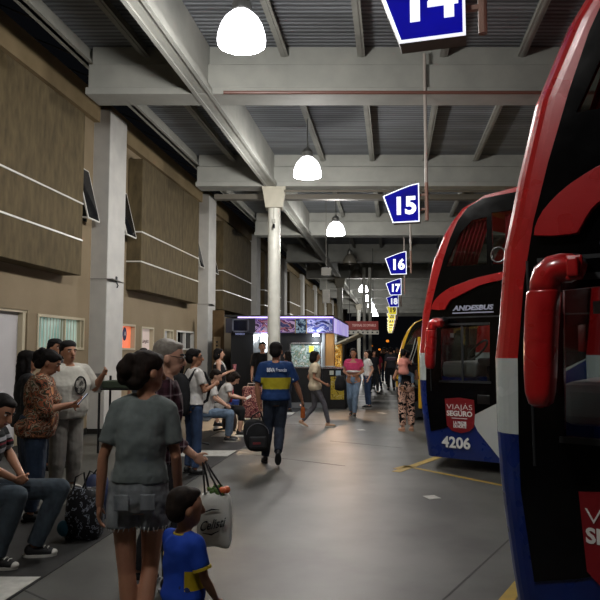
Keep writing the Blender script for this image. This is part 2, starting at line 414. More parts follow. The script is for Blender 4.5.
# ---- the canopy roof
RX0, RX1 = -4.67, 14
deck = bpy.data.materials.new('ribbed_deck'); deck.use_nodes = True
nd = deck.node_tree.nodes; lk = deck.node_tree.links; b = nd['Principled BSDF']; b.inputs['Roughness'].default_value = .7
tc = nd.new('ShaderNodeTexCoord'); wv = nd.new('ShaderNodeTexWave'); wv.bands_direction = 'Y'; wv.inputs['Scale'].default_value = 3.0; wv.inputs['Distortion'].default_value = .0
lk.new(tc.outputs['Object'], wv.inputs['Vector'])
rr = ramp(nd, [(.0, '#4c4f54'), (.25, '#76797d'), (.8, '#868a8e')]); lk.new(wv.outputs['Fac'], rr.inputs[0])
ns = nd.new('ShaderNodeTexNoise'); ns.inputs['Scale'].default_value = .8; mpn = coords(nd, lk, (.5, 6, 1)); lk.new(mpn.outputs[0], ns.inputs['Vector'])
mxr = nd.new('ShaderNodeMix'); mxr.data_type = 'RGBA'; mxr.blend_type = 'MULTIPLY'; mxr.inputs[0].default_value = .5
r2 = ramp(nd, [(.35, '#8a8a8a'), (.65, '#ffffff')]); lk.new(ns.outputs['Fac'], r2.inputs[0])
lk.new(rr.outputs[0], mxr.inputs[6]); lk.new(r2.outputs[0], mxr.inputs[7]); lk.new(mxr.outputs[2], b.inputs['Base Color'])
bp = nd.new('ShaderNodeBump'); bp.inputs['Distance'].default_value = .03; bp.inputs['Strength'].default_value = .5
lk.new(wv.outputs['Fac'], bp.inputs['Height']); lk.new(bp.outputs[0], b.inputs['Normal'])
m = MB(); m.skew(RX0, RX1, -4, 80, 6.29, 6.37); struct(m, 'ceiling', deck)
BY = [3.9, 9.43, 14.9, 21.4, 27.9, 34.4, 40.9, 47.4, 53.9, 60.4, 66.9, 73.4, -1.6]
for i, y in enumerate(BY):
    m = MB()
    m.skew(RX0 + .1, RX1, y + .12, y + .4, 5.97, 6.29); m.skew(RX0 + .08, RX1, y + .05, y + .42, 5.6, 5.98); m.skew(RX0 + .06, RX1, y, y + .47, 5.49, 5.6)
    struct(m, 'trim_%d' % (30 + i), conc_beam, bevel=.012)
# long girder over the column line
m = MB(); m.skew(-2.96, -2.68, -4, 80, 5.5, 5.58); m.skew(-2.93, -2.76, -4, 80, 5.58, 6.29); m.skew(-2.96, -2.9, -4, 80, 5.475, 5.5); m.skew(-2.74, -2.68, -4, 80, 5.475, 5.5); struct(m, 'trim_50', conc_beam)
# purlins
pur = noisy('purlin_paint', '#83837d', '#94948c', 3, .7)
for i, x in enumerate((-4.67, -3.75, -1.6, -.42, .85, 2.05, 3.3, 4.5, 5.7, 6.9, 8.1, 9.3, 10.5)):
    w = .06 if i else .09
    m = MB(); m.skew(x - w, x + w, -4, 80, 6.13 if i else 6.05, 6.15 if i else 6.09); m.skew(x - .02, x + .02, -4, 80, 6.12, 6.29)
    if i == 0: m.skew(x - .03, x + .03, -4, 80, 6.05, 6.4)
    struct(m, 'trim_%d' % (60 + i), pur)
# thin rods tying the roof edge to the facade across the open gap
for i, y in enumerate([8.2 + 1.15 * k for k in range(26)]):
    m = MB(); m.tube([(LX(-6.0, y), y, 6.9), (LX(RX0, y), y, 6.33)], .012, 6); struct(m, 'trim_%d' % (80 + i), plain('dark_rod', '#4a463e', .7))
# conduit along the first cross beam
cond = plain('copper_conduit', '#6e4a40', .45)
m = MB(); m.tube([(LX(-2.5, 9.4), 9.40, 5.50), (LX(8, 9.4), 9.40, 5.50)], .028); struct(m, 'trim_120', cond)
m = MB(); m.tube([(LX(-2.5, 14.85), 14.85, 5.36), (LX(9, 14.85), 14.85, 5.36)], .03); m.skew(-4.3, 9, 15.4, 15.6, 5.3, 5.42); struct(m, 'trim_121', plain('dark_channel', '#5a554b', .6))

# columns under the girder
for k, y in enumerate((15.12, 34.6, 54.1)):
    root = empty('round_column', (LX(-2.78, y), y, 0), 0, ['round white concrete column standing in front of the kiosk', 'second round column, rising beyond the kiosk roof', 'farthest round column beside the red hanging board'][k], 'column')
    m = MB(); m.lathe((0, 0, 0), [(.15, .6), (.15, 4.99)], 28); m.build('shaft', col_m, root, smooth=False, bevel=.004)
    m = MB(); m.box((0, 0, .33), (.5, .5, .66)); m.build('base_plinth', noisy('plinth_paint', '#cdbfae', '#bda993', 5, .7), root, bevel=.01)
    m = MB(); m.hexa([V((-.2, -.2, 4.99)), V((.2, -.2, 4.99)), V((.2, .2, 4.99)), V((-.2, .2, 4.99))], [V((-.27, -.24, 5.42)), V((.27, -.24, 5.42)), V((.27, .24, 5.42)), V((-.27, .24, 5.42))])
    m.box((0, 0, 5.45), (.56, .5, .06)); m.build('capital', noisy('capital_paint', '#a49f90', '#b3ae9e', 4, .7), root)
    if k == 0:
        m = MB(); m.tube([(.0, -.16, 4.98), (.0, -.165, 4.7)], .009, 6); m.box((-.0, -.18, 4.66), (.07, .05, .09)); m.build('junction_box', plain('box_grey', '#9b9a90', .5), root)
        m = MB(); m.cone((0, -.2, 4.57), (.0, -.26, 4.49), .025, .03); m.build('camera', dark_m, root)

# ================================================================== LAMPS
shade_on = glow('glowing_shade', '#fbfbff', 9)
shade_off = plain('unlit_shade', '#6e6a60', .3)
LY = [1.3, 6.9, 12.2, 18.5, 24.8, 29.6, 36.7, 43.5, 50, 56.5, 63]
LB = ['dome lamp directly overhead, above the top edge of the view', 'nearest glowing white dome lamp, top left of centre', 'second glowing dome lamp, just right of the round column top', 'third glowing dome lamp, above and right of the kiosk', 'unlit dome lamp just beyond the third glowing one', 'second unlit dome lamp, the smaller of the two',
      'fourth glowing dome lamp, first beyond the unlit pair', 'fifth glowing dome lamp beyond the unlit pair', 'sixth glowing dome lamp, above the red board', 'seventh glowing dome lamp, tiny above the red board', 'farthest glowing dome lamp at the end of the row']
for k, y in enumerate(LY):
    on = k not in (4, 5)
    root = empty('pendant_lamp', (LX(-1.6, y) - (.04 if k == 1 else 0), y, 5.02 if k == 1 else 4.98), 0, LB[k], 'lamp', 'dome lamps hanging under the canopy')
    prof = [(.265, 0), (.272, .04), (.262, .12), (.235, .21), (.19, .29), (.135, .345), (.105, .37)]
    m = MB(); m.lathe((0, 0, 0), prof + [(.08, .365), (.17, .27), (.225, .18), (.25, .1), (.26, .03), (.262, .002)], 28, cap=False); m.build('lamp_shade', shade_on if on else shade_off, root, smooth=True)
    m = MB(); m.lathe((0, 0, .37), [(.1, 0), (.11, .02), (.11, .1), (.07, .17), (.03, .2)], 20); m.build('ballast_housing', grey_metal, root, smooth=False)
    m = MB(); m.tube([(0, 0, .55), (0, 0, 1.23)], .012, 8); m.tube([(0, 0, .56), (.03, 0, .63), (.0, 0, .7)], .008, 6); m.build('suspension_rod', grey_metal, root)
    m = MB(); m.ell((0, 0, .2), (.05, .05, .09)); m.build('bulb', shade_on if on else shade_off, root, smooth=True)
    if on:
        L = bpy.data.lights.new('lamp_light', 'POINT'); L.energy = [180, 300, 400, 400, 0, 0, 330, 330, 330, 330, 330][k]; L.use_shadow = True; L.color = (1, .975, .935); L.shadow_soft_size = .2
        lo = bpy.data.objects.new('lamp_light', L); C.objects.link(lo); lo.location = (LX(-1.6, y), y, 4.86)
# thin vertical rod and small box hanging near the third lamp
p = at_y(326, 200, 16.5)
root = empty('hanging_speaker', (p.x, 16.5, 0), 0, 'small grey box hung on a thin rod above the kiosk', 'speaker')
m = MB(); m.tube([(0, 0, 2.72), (0, 0, 6.29)], .008, 6); m.build('rod', plain('rod_grey', '#77766f', .6), root)
m = MB(); m.box((0, 0, 3.0), (.2, .15, .34)); m.build('box', plain('box_dull', '#7d7b74', .6), root, bevel=.01)
m = MB(); m.box((0.0, .05, 3.65), (.26, .12, .2)); m.build('bracket', plain('box_dull', '#7d7b74', .6), root, bevel=.01)

# ================================================================== BAY SIGNS
sign_blue = glow('backlit_blue', '#0808c8', .6, '#04046c', 1.6)
for n_ in [sign_blue]:
    b_ = n_.node_tree.nodes['Principled BSDF']
    for l_ in list(b_.inputs['Base Color'].links): n_.node_tree.links.remove(l_)
    b_.inputs['Base Color'].default_value = srgb('#06063c'); b_.inputs['Specular IOR Level'].default_value = .1; b_.inputs['Roughness'].default_value = .7
sign_yel = glow('backlit_yellow', '#d8c42a', .8)
sign_white = glow('backlit_white', '#e8ecf5', .95)
sign_case = plain('sign_case', '#4e483e', .5)
pole_m = plain('sign_pole', '#a39a92', .5)
pole_c = plain('sign_pole_brown', '#8a6a5c', .5)
SY = [3.85, 9.5, 16.1, 22.2, 28.4, 34.6, 40.8, 47, 53.2, 59.4, 65.6, 71.8]
YA = R(-16)
for k, y in enumerate(SY):
    n = 14 + k; x = .62 + .137 * (y - 3.85); yel = n >= 19
    root = empty('bay_sign', (x, y, 3.52), YA, ('backlit blue bay sign with white number %d' if not yel else 'backlit yellow bay sign with dark number %d') % n, 'sign', 'numbered signs over the bus bays')
    q = [(0, 0), (.4, 0), (.4, .585), (.28, .565), (.12, .515), (-.145, .42)]
    ff = lambda a, b_, t: V((a, t, b_))
    m = MB(); m.prism(q, ff, 0, .14); m.build('sign_case', sign_case, root)
    m = MB(); m.prism(q, ff, -.012, -.001); m.build('border', sign_white, root)
    cx, cz = .17, .27; inn = [(cx + (a - cx) * .925, cz + (b_ - cz) * .935) for a, b_ in q]
    m = MB(); m.prism(inn, ff, -.018, -.0125); m.build('face', sign_yel if yel else sign_blue, root)
    text('number', str(n), .36, dark_m if yel else sign_white, frame((.185, -.022, .24), (1, 0, 0), (0, 0, 1)), root, bold=.014, width=.29)
    m = MB(); m.tube([(.5, .07, .1), (.5, .07, 2.6)], .024, 10); m.build('pole', pole_m, root)
    m = MB(); m.box((.45, .07, .2), (.1, .03, .03)); m.box((.45, .07, .42), (.1, .03, .03)); m.tube([(.5, .07, .03), (.5, .07, .6)], .027, 10); m.build('bracket', pole_c, root)
    if k == 1:
        m = MB()
        for i in range(7):
            a = .0 + i * .055; m.cone((a, .07, .49 + .016 * i), (a + .01, .07, .55 + .016 * i), .004, .0015, 6)
        m.build('bird_spikes', dark_m, root)

# ================================================================== BUSES
RB = V((.8165, -.5774, 0)); NB = V((.5774, .8165, 0)); BR = math.atan2(RB.y, RB.x)
B2 = V((1.707, 9.1, 0)); B1 = V((1.03, 3.3, 0))
def buspx(u, v, Y=0.0, root=B2):
    d = ray(u, v); O = V((0, 0, CAMZ)); P = root + NB * Y
    t = (P - O).dot(NB) / d.dot(NB); q = O + d * t - root
    return q.dot(RB), q.z
def poly(pts, **k): return [buspx(u, v, **k) for u, v in pts]
sil = sorted([buspx(*p)[::-1] for p in ((430, 456), (426, 430), (423.5, 410), (422, 395), (421, 380), (420.6, 353), (422, 340), (424, 313), (429, 287), (435, 260), (439, 250), (446, 233), (454, 220), (464, 207), (480, 196), (500, 189), (515, 187))]); sil = [(z, q - .065) for z, q in sil]
ZT = sil[-1][0]
def sfront(z):
    if z <= sil[0][0]: return sil[0][1]
    for (za, sa), (zb_, sb) in zip(sil, sil[1:]):
        if z <= zb_: return sa + (sb - sa) * (z - za) / (zb_ - za)
    return sil[-1][1]
ZW0, ZW1 = buspx(421, 380)[1], buspx(421, 353)[1]
Z0 = sil[0][0]
LB_, WB = 12.0, 2.5
def make_bus(cm, label, numbers=True):
    low, mid, up = cm
    root = empty('coach_bus', (0, 0, 0), 0, label, 'bus')
    blk = plain('black_gloss_panel', '#040405', .14, 0, .3, 0)
    gl = glass_mat('tinted_bus_glass', '#e0e3e0')
    def sect(z):
        s = sfront(z); n = 6; pts = []
        top = max(0, (z - (ZT - .25)) / .25); ins = .25 * (1 - math.sqrt(max(0, 1 - top * top))) if top else 0
        rc = .13
        for k in range(n + 1):
            t = k / n * PI / 2; pts.append((s + rc - rc * math.sin(t) + 0, ins + rc - rc * math.cos(t)))
        for k in range(1, 6):
            f = k / 6; yy = rc + (WB - 2 * rc) * f; pts.append((s - .22 * math.sin(PI * f), yy))
        for k in range(n + 1):
            t = PI / 2 - k / n * PI / 2; pts.append((s + rc - rc * math.sin(t), WB - ins - rc + rc * math.cos(t)))
        pts.append((LB_, WB - ins)); pts.append((LB_, ins)); return [V((a, b_, z)) for a, b_ in pts]
    zs = sorted(set([Z0, ZW0, ZW1] + [z for z, s in sil] + [Z0 + .1, 2.35, 2.62, ZT - .2, ZT - .12, ZT - .05]))
    ring = [sect(z) for z in zs]; n = len(ring[0])
    mbs = {'low': MB(), 'mid': MB(), 'up': MB(), 'ws': MB(), 'mid_far': MB(), 'mid_rear': MB()}
    for i in range(len(zs) - 1):
        zc = (zs[i] + zs[i + 1]) / 2
        for j in range(n):
            a, b_ = j, (j + 1) % n
            quad = [ring[i][a], ring[i][b_], ring[i + 1][b_], ring[i + 1][a]]
            side_near = a == n - 1; side_far = a == n - 3
            if (side_near or side_far) and zc > ZW0 - .2:      # replaced by the panel with windows
                continue
            front = 7 <= a <= 11
            if front and (1.3 < zc < 2.4 or 2.6 < zc < 3.5): key = 'ws'
            else: key = 'low' if zc < ZW0 else ('mid' if zc < ZW1 else 'up')
            if key == 'mid' and a == n - 2: key = 'mid_rear'
            elif key == 'mid' and a > 11: key = 'mid_far'
            mbs[key].add(quad, [(0, 1, 2, 3)])
    mbs['up'].add(ring[-1], [tuple(range(n))]); mbs['low'].add(ring[0], [tuple(reversed(range(n)))])
    mbs['low'].build('lower_body', low, root, smooth=False, fixn=False); mbs['mid'].build('body_band', mid, root, fixn=False); mbs['mid_far'].build('body_band', mid, root, fixn=False); mbs['mid_rear'].build('rear_band', mid, root, fixn=False)
    mbs['up'].build('upper_body', up, root, fixn=False); mbs['ws'].build('windscreen', gl, root, fixn=False)
    # black glazed side panel with real openings
    pb = poly([(431, 431), (427, 400), (426.4, 380), (426.4, 353), (428.7, 325), (432, 304), (437, 283), (444, 258), (450.5, 238), (458, 221), (468, 207.5), (483, 198.5)])
    ztop = pb[-1][1]; zlo = buspx(600, 335)[1]
    outer = pb + [(1.6, ztop + .04), (11.6, ztop + .04), (11.6, 1.5), (3.2, 1.5)] + poly([(600, 352), (549, 376), (498, 403), (475, 417), (445, 428)])
    w1 = poly([(446, 266.5), (460.7, 233), (472.7, 220), (487, 217), (487, 264.8)])
    zwb, zwt = w1[-1][1], w1[-2][1]
    s0 = buspx(492, 230)[0]
    ups = [w1] + [[(a, zwb), (a, zwt + .05), (a + 1.35, zwt + .05), (a + 1.35, zwb)] for a in [s0 + 1.45 * k for k in range(6)]]
    w2 = poly([(441, 380), (441, 329), (490, 325), (490, 382)])
    s1 = buspx(490, 330)[0]
    lows = [w2] + [[(a, 1.6), (a, w2[2][1] - .02), (a + 1.2, w2[2][1] - .02), (a + 1.2, 1.6)] for a in [s1 + .9 + 1.35 * k for k in range(6)]]
    near = lambda a, b_, t: V((a, -t, b_)); far = lambda a, b_, t: V((a, WB + t, b_))
    for fn in (near, far):
        m = MB(); m.prism(outer, fn, -.02, .012, ups + lows); m.build('side_panel', blk, root)
        # painted side sheet behind and above the black panel
        up_edge = [(sfront(z) + .13, z) for z in [q for q in zs if q >= ZW1 - 1e-6]]
        m = MB(); m.prism(up_edge + [(LB_, up_edge[-1][1]), (LB_, ZW0 - .2), (.3, ZW0 - .2), (.3, ZW1)], fn, -.03, 0, ups + lows); m.build('side_sheet', up, root)
        for za, zb_, mt_ in ((ZW0 - .2, ZW0, low), (ZW0, ZW1, mid)):
            m = MB(); m.prism([(sfront(za) + .13, za), (sfront(zb_) + .13, zb_), (.3, zb_), (.3, za)], fn, -.03, .001); m.build('front_edge', mt_, root)
        for w in ups:
            m = MB(); m.prism(w, fn, -.012, -.006); m.build('window_pane', gl, root)
        for w in lows:
            m = MB(); m.prism(w, fn, -.012, -.006); m.build('window_pane', gl, root)
    m = MB(); m.box((6, WB / 2, 2.45), (10.6, WB - .2, .05)); m.build('upper_deck_floor', plain('deck_floor', '#2a2a2a', .8), root)
    # seats and curtains seen through the glass
    seatm = noisy('seat_cloth', '#5a5c60', '#44464a', 20, .9)
    for i, (sx, sy, sz) in enumerate(((.95, .55, 1.0), (1.0, 1.75, 1.0), (2.3, .45, 1.0), (2.3, 1.7, 1.0))):
        m = MB(); m.box((sx, sy, sz + .45), (.48, .5, .12)); m.box((sx + .26, sy, sz + .8), (.12, .5, .7), Matrix.Rotation(.15, 3, 'Y')); m.box((sx + .33, sy, sz + 1.2), (.1, .28, .18)); m.box((sx, sy, sz + .15), (.3, .3, .5))
        m.build('seat', seatm, root, bevel=.03)
    m = MB(); m.tube([(.62 + .12 * math.cos(t * PI / 8), .6 + .22 * math.sin(t * PI / 8), 1.62 + .14 * math.cos(t * PI / 8)) for t in range(17)], .015, 6); m.build('steering_wheel', rubber, root)
    m = MB(); m.box((.5, 1.25, 1.35), (.5, 2.2, .22)); m.build('dashboard', plain('dash_grey', '#9fa2a4', .3), root, bevel=.05)
    m = MB(); m.box((1.62, 1.25, 1.75), (.04, 1.9, 1.3)); m.build('cab_partition', plain('partition_grey', '#6a6c68', .7), root)
    red_c = noisy('red_curtain', '#a31d2c', '#6c1220', 30, .9, stretch=(3, 3, .3))
    def curtain(sa, sb, za, zb2, lean):
        m = MB(); N = 40; rows = []
        for zf in (0, 1):
            row = []
            for i in range(N + 1):
                f = i / N; a = sa + (sb - sa) * f + (lean * zf)
                row.append((a, .09 + .03 * math.sin(f * 42 + zf * .6), za + (zb2 - za) * zf))
            rows.append(row)
        vs = rows[0] + rows[1]; fs = [(i, i + 1, N + 2 + i, N + 1 + i) for i in range(N)]
        m.add(vs, fs); o = m.build('curtain', red_c, root, smooth=True, fixn=False)
        so = o.modifiers.new('thick', 'SOLIDIFY'); so.thickness = .008
    ca = buspx(450, 262); cb = buspx(482, 262); curtain(ca[0] - .02, cb[0] - .1, zwb + .03, zwt - .02, .2)
    curtain(s0 + .15, s0 + .9, zwb, zwt + .02, .0)
    # frame bars round the driver's window
    w = w2; (sa, za), (sb, _), (sc, zc2), (sd, _) = w[0], w[1], w[2], w[3]
    m = MB()
    m.box(((sa + sd) / 2, -.016, za - .015), (sd - sa + .04, .02, .03)); m.box(((sa + sd) / 2, -.016, zc2 + .02), (sd - sa + .04, .02, .03)); m.box((sa + (sd - sa) * .46, -.0, (za + zc2) / 2), (.025, .03, zc2 - za))
    m.build('window_trim', plain('dark_trim', '#26282a', .4), root)
    m = MB(); zz = buspx(470, 317)[1]; m.box((5.6, -.013, zz), (10.8, .012, .02)); m.tube([(sfront(zz) + .16, -.014, zz), (sfront(zz) + .17, -.014, Z0 + .9)], .008, 6); m.build('seam', plain('dark_trim', '#26282a', .4), root)
    # sweeping red flash
    flash = [buspx(u, v, root=B1) for u, v in ((537, 237), (538, 229), (541, 221), (546, 212.5), (553, 204), (562, 195), (573, 186), (585, 178), (598, 170))] + poly([(472, 280), (480, 277.5), (490, 275.3), (500, 273)]); e1 = flash[-1]
    inn = poly([(500, 281), (490, 283), (480, 286)]) + [buspx(u, v, root=B1) for u, v in ((600, 205), (594, 211), (588, 220), (584, 228), (580, 234.5), (572, 236), (555, 237.5))]; e2 = inn[0]
    m = MB(); m.prism(flash + [(e1[0] + .5, e1[1] + .1), (e1[0] + 1.3, e1[1] + .16), (e2[0] + 1.3, e2[1] + .2), (e2[0] + .5, e2[1] + .13)] + inn, near, .0, .06); m.build('side_flash', up, root, bevel=.022)
    # livery
    tri = poly([(474, 417), (500, 402), (549, 372), (600, 346)]); tb = [(3.4, .62)]
    m = MB(); m.prism(poly([(470.5, 417), (498, 403), (549, 376), (600, 352)]) + [(5.5, 2.0), (5.5, 1.0)] + poly([(600, 455), (512, 471), (500.5, 459), (478, 431), (474, 422)]), near, .002, .016) if numbers else m.prism([(2, .5), (3, .5), (3, 1)], near, .002, .016)
    m.build('white_wedge', plain('white_livery', '#b9bdb8', .3, 0, .5, .4) if numbers else up, root)
    if numbers:
        m = MB(); m.prism(poly([(530, 392), (600, 352), (600, 372), (530, 408)]), near, .012, .02); m.build('blue_livery_stripe', low, root)
        redb = plain('dark_red_badge', '#7c0f18', .4)
        m = MB(); m.prism(poly([(445.3, 398.5), (460, 397.5), (474.5, 400), (475.4, 415), (474.5, 427), (470, 431), (462, 433), (452.5, 430.5), (447.5, 425)]), near, .014, .022); badge = m.build('safety_badge', redb, root)
        sx, sz = buspx(460, 413); wt = plain('white_print', '#e4e4e0', .5)
        def tx(name, s, u, v, size, **k):
            a, b_ = buspx(u, v); return text(name, s, size, wt, frame((a, -.025, b_), (1, 0, 0), (0, 0, 1)), root, **k)
        wd = buspx(473, 410)[0] - buspx(447.5, 410)[0]
        tx('badge_lettering', 'VIAJÁS', 460, 407.2, .1, width=wd, bold=-.0015); tx('badge_lettering', 'SEGURO', 460, 413.8, .095, width=wd, bold=.003)
        tx('badge_lettering', 'LA PREZIE', 460.5, 423, .055, width=wd * .5, bold=.002); tx('badge_lettering', 'DE NORTE', 460.5, 426.4, .055, width=wd * .5, bold=.002)
        a, b_ = buspx(460, 418.3); m = MB(); m.box((a, -.024, b_), (wd * .6, .004, .008)); m.build('badge_rule', wt, root)
        wd2 = buspx(471, 444)[0] - buspx(442.5, 443)[0]
        tx('fleet_number', '4206', 456.7, 443, .2, width=wd2, bold=.006)
        a, b_ = buspx(473, 308); zz = buspx(473, 313)[1]; wd3 = buspx(493, 308)[0] - buspx(452, 308)[0]
        text('company_name', 'ANDESBUS', .09, plain('pale_print', '#9da0b4', .5), frame((a, -.02, b_), (1, 0, 0), (0, 0, 1)), root, width=wd3, shear=.2, bold=.004)
        m = MB(); m.box((a, -.018, b_ - .062), (wd3, .006, .016)); m.build('name_underline', plain('pale_print', '#9da0b4', .5), root)
        a, b_ = buspx(499, 255); m = MB(); m.tube([(a + .095 * math.cos(t * PI / 12), -.03, b_ + .1 * math.sin(t * PI / 12)) for t in range(25)], .012, 8); m.build('chrome_ring', steel, root)
        a, b_ = buspx(484, 399.5); m = MB(); m.box((a, -.015, b_), (.17, .01, .12)); m.build('fuel_flap', plain('flap_black', '#0d0d0f', .3), root, bevel=.02)
        a, b_ = buspx(443, 330.5); m = MB(); m.box((a + .13, -.003, w2[1][1] - .09), (.05, .006, .06)); m.build('glass_sticker', plain('sticker_grey', '#7b7f80', .6), root)
    for k, (lx, ly, lz) in enumerate(((1.3, 1.2, 2.3), (2.2, 1.2, 3.5))):  # added lamps that brighten the seats and curtains behind the glass
        m = MB(); m.box((lx, ly, lz + .06), (.5, .12, .03)); m.build('added_cabin_lamp', plain('added_lamp_lens', '#c8c8c0', .4), root)
        L = bpy.data.lights.new('added_cabin_light', 'POINT'); L.energy = (26, 14)[k]; L.shadow_soft_size = .1; L.color = (.9, .95, 1)
        lo = bpy.data.objects.new('added_cabin_light', L); C.objects.link(lo); lo.parent = root; lo.location = (lx, ly, lz)
    # mirror on its arm
    mm = up; Y = -.28
    P = lambda u, v, y=Y: V((buspx(u, v, y, B1)[0], y, buspx(u, v, y, B1)[1]))
    def rr_(c, w_, d_, n=16):
        return [c + V((w_ * math.copysign(abs(math.cos(2 * PI * k / n)) ** .6, math.cos(2 * PI * k / n)), d_ * math.copysign(abs(math.sin(2 * PI * k / n)) ** .6, math.sin(2 * PI * k / n)), 0)) for k in range(n)]
    rings = []
    for v, uc, hw in ((407, 541, 6), (403, 541, 11), (392, 540.5, 14), (370, 540.5, 15.5), (340, 541, 16), (310, 542.5, 16.5), (293, 544, 16.5), (291, 544, 15)):
        c = P(uc, v); w_ = P(uc + hw, v).x - c.x; rings.append(rr_(c, w_, .07 * min(1, hw / 12)))
    m = MB(); m.loft(rings); mh = m.build('mirror_housing', mm, root, smooth=True)
    m = MB(); c = P(541, 345); m.box((c.x + .0, c.y + .0, c.z), (.02, .02, .02))
    m = MB(); m.tube([P(544.5, 292), P(545, 284), P(548, 275), P(554, 270), P(562, 268), P(570, 268), P(578, 268.5, -.24)], [.066, .068, .07, .07, .068, .066, .05], 14); m.build('mirror_arm', mm, root, smooth=True)
    m = MB(); m.tube([P(574, 264, -.25), P(577, 265, .02)], [.05, .05], 12); m.build('arm_mount', plain('dark_trim', '#26282a', .4), root)
    c = P(573, 267, -.34); m = MB(); m.box(c, (.05, .05, .085)); m.box(c + V((.0, .02, 0)), (.075, .02, .11)); m.build('hinge_block', up, root, bevel=.012)
    # wheels
    for wx in (2.9, 9.0, 10.3):
        for wy in (.17, WB - .17):
            m = MB(); m.lathe((0, 0, 0), [(.3, -.15), (.48, -.13), (.5, -.08), (.5, .08), (.48, .13), (.3, .15)], 28)
            for i in range(len(m.v)): x, y, z = m.v[i]; m.v[i] = (wx + x, wy + z, .5 + y)
            w_ = m.build('wheel', rubber, root, smooth=False)
    return root
blue_b = plain('blue_body', '#0a2160', .28, 0, .45, .3); white_b = plain('white_body', '#b9c2be', .25, 0, .5, .5); red_b = plain('red_body', '#a31517', .28, 0, .5, .5)
bus = make_bus((blue_b, white_b, red_b), 'red, white and blue double-deck coach numbered 4206, parked beyond the near one')
bus.location = B2; bus.rotation_euler = (0, 0, BR)
near_bus = copy_tree(bus); near_bus.location = B1; near_bus['label'] = 'nearest red, white and blue coach cut off by the right edge'
bus['group'] = near_bus['group'] = 'double-deck coaches in the bays'
yb = plain('yellow_body', '#c79a1c', .3, 0, .5, .5)
dk = plain('charcoal_body', '#1b1b1d', .4)
ybus = make_bus((dk, yb, yb), 'yellow coach behind the two red ones, beside the woman in leopard print', numbers=False)
pY = at_y(396, 380, 15.2); ybus.location = (pY.x, 15.2, 0); ybus.rotation_euler = (0, 0, BR); ybus.scale = (.72, 1, .63)
for ch in list(ybus.children):
    if ch.name.startswith(('side_flash', 'mirror', 'arm_mount', 'white_wedge')): bpy.data.objects.remove(ch)
m = MB(); m.box((.88, -.03, 1.75), (.13, .06, 2.6)); m.build('door_pillar', yb, ybus, bevel=.02)
m = MB(); m.box((.05, -.25, 2.25), (.34, .12, .12)); m.build('mirror_housing', plain('purple_mirror', '#2a1c2c', .4), ybus, bevel=.03)
for q in (.62, .72): m = MB(); m.tube([(q + .12, -.03, 3.0), (q + .03, -.04, 2.6), (q - .1, -.04, 2.2), (q - .04, -.04, 1.9)], .014, 6); m.build('cable', plain('cable_white', '#a9a9a6', .5), ybus)

# ================================================================== KIOSK
KY = 18.1
kx = lambda u, y=KY: (u - 300) / FPX * y * 1.0
root = kiosk = empty('kiosk', (0, KY, 0), 0, 'black kiosk with a glowing purple picture fascia and lit counter', 'kiosk')
def kb(name, u0, u1, v0, v1, d0, d1, mat, lab=None, bevel=None):
    """block of the kiosk surveyed on its front plane, d = depth behind the front"""
    a = at_y(u0, v0, KY); b_ = at_y(u1, v1, KY)
    m = MB(); e = V((SL, 1, 0))
    q = [V((a.x, 0, b_.z)) + e * d0, V((b_.x, 0, b_.z)) + e * d0, V((b_.x, 0, b_.z)) + e * d1, V((a.x, 0, b_.z)) + e * d1]
    m.hexa(q, [p + V((0, 0, a.z - b_.z)) for p in q]); o = m.build(name, mat, kiosk, bevel=bevel)
    if lab: o['label'] = lab
    return o
kblk = plain('kiosk_black', '#0a0a0c', .5, 0, .3); kin = plain('kiosk_inside', '#9b9fa0', .6)
kb('side_wall', 231, 253, 333, 407.8, .0, 5.4, kblk)
kb('side_wall', 322, 325, 333, 407.8, .0, .5, plain('aluminium', '#9a9ea0', .35, .7))
kb('back_wall', 253, 334, 333, 407.8, 1.0, 1.1, kin)
kb('front_wall', 280, 322, 368, 407.8, .0, .1, kblk); kb('front_wall', 280, 290, 333, 368, .0, .1, kblk); kb('front_wall', 290, 322, 333, 342.5, .0, .1, kblk)
kb('ceiling_panel', 253, 334, 333, 334.5, .1, 5.4, kin)
kb('serving_window', 290, 321, 342.5, 344, -.03, .08, steel); kb('serving_window', 290, 321, 366.5, 368, -.03, .08, steel); kb('serving_window', 290, 291.2, 342.5, 368, -.03, .08, steel); kb('serving_window', 319.8, 321, 342.5, 368, -.03, .08, steel)
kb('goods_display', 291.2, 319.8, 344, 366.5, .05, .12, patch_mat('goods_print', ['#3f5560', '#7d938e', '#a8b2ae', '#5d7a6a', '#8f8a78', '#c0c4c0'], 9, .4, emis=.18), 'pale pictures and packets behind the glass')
kb('yellow_card', 309, 313.5, 346, 352.5, .02, .04, glow('yellow_card', '#c9b83a', .4))
kb('wood_panel', 325, 334, 333.5, 366, .05, .3, noisy('warm_wood', '#a87c44', '#966a34', 6, .5, stretch=(1, 1, .2)))
kb('counter_cabinet', 323, 347, 368.5, 408.3, -.25, .6, kblk, bevel=.02); kb('counter_top', 322, 348, 366.8, 368.5, -.3, .65, steel)
kb('poster', 331.5, 344.8, 376.3, 398.8, -.27, -.255, patch_mat('yellow_poster', ['#4a3a18', '#a08c24', '#aa9838', '#9c8826', '#b8ac7c'], 16, .5), 'yellow poster on the black cabinet')
kb('notice', 330.5, 334.5, 370.3, 374.5, -.27, -.255, plain('notice_paper', '#b8c0b4', .6)); kb('notice', 336.5, 341.5, 370.3, 375, -.27, -.255, plain('notice_blue', '#9db4c4', .6))
kb('notice', 315.7, 319.5, 370, 373.5, -.012, -.001, plain('notice_paper', '#b8c0b4', .6)); 
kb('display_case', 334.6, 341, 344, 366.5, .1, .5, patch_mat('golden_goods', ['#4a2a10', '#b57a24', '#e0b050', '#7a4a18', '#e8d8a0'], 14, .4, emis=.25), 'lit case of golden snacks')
kb('base_plinth', 253, 347, 402.5, 408, -.04, .05, plain('plinth_grey', '#6a6e70', .6))
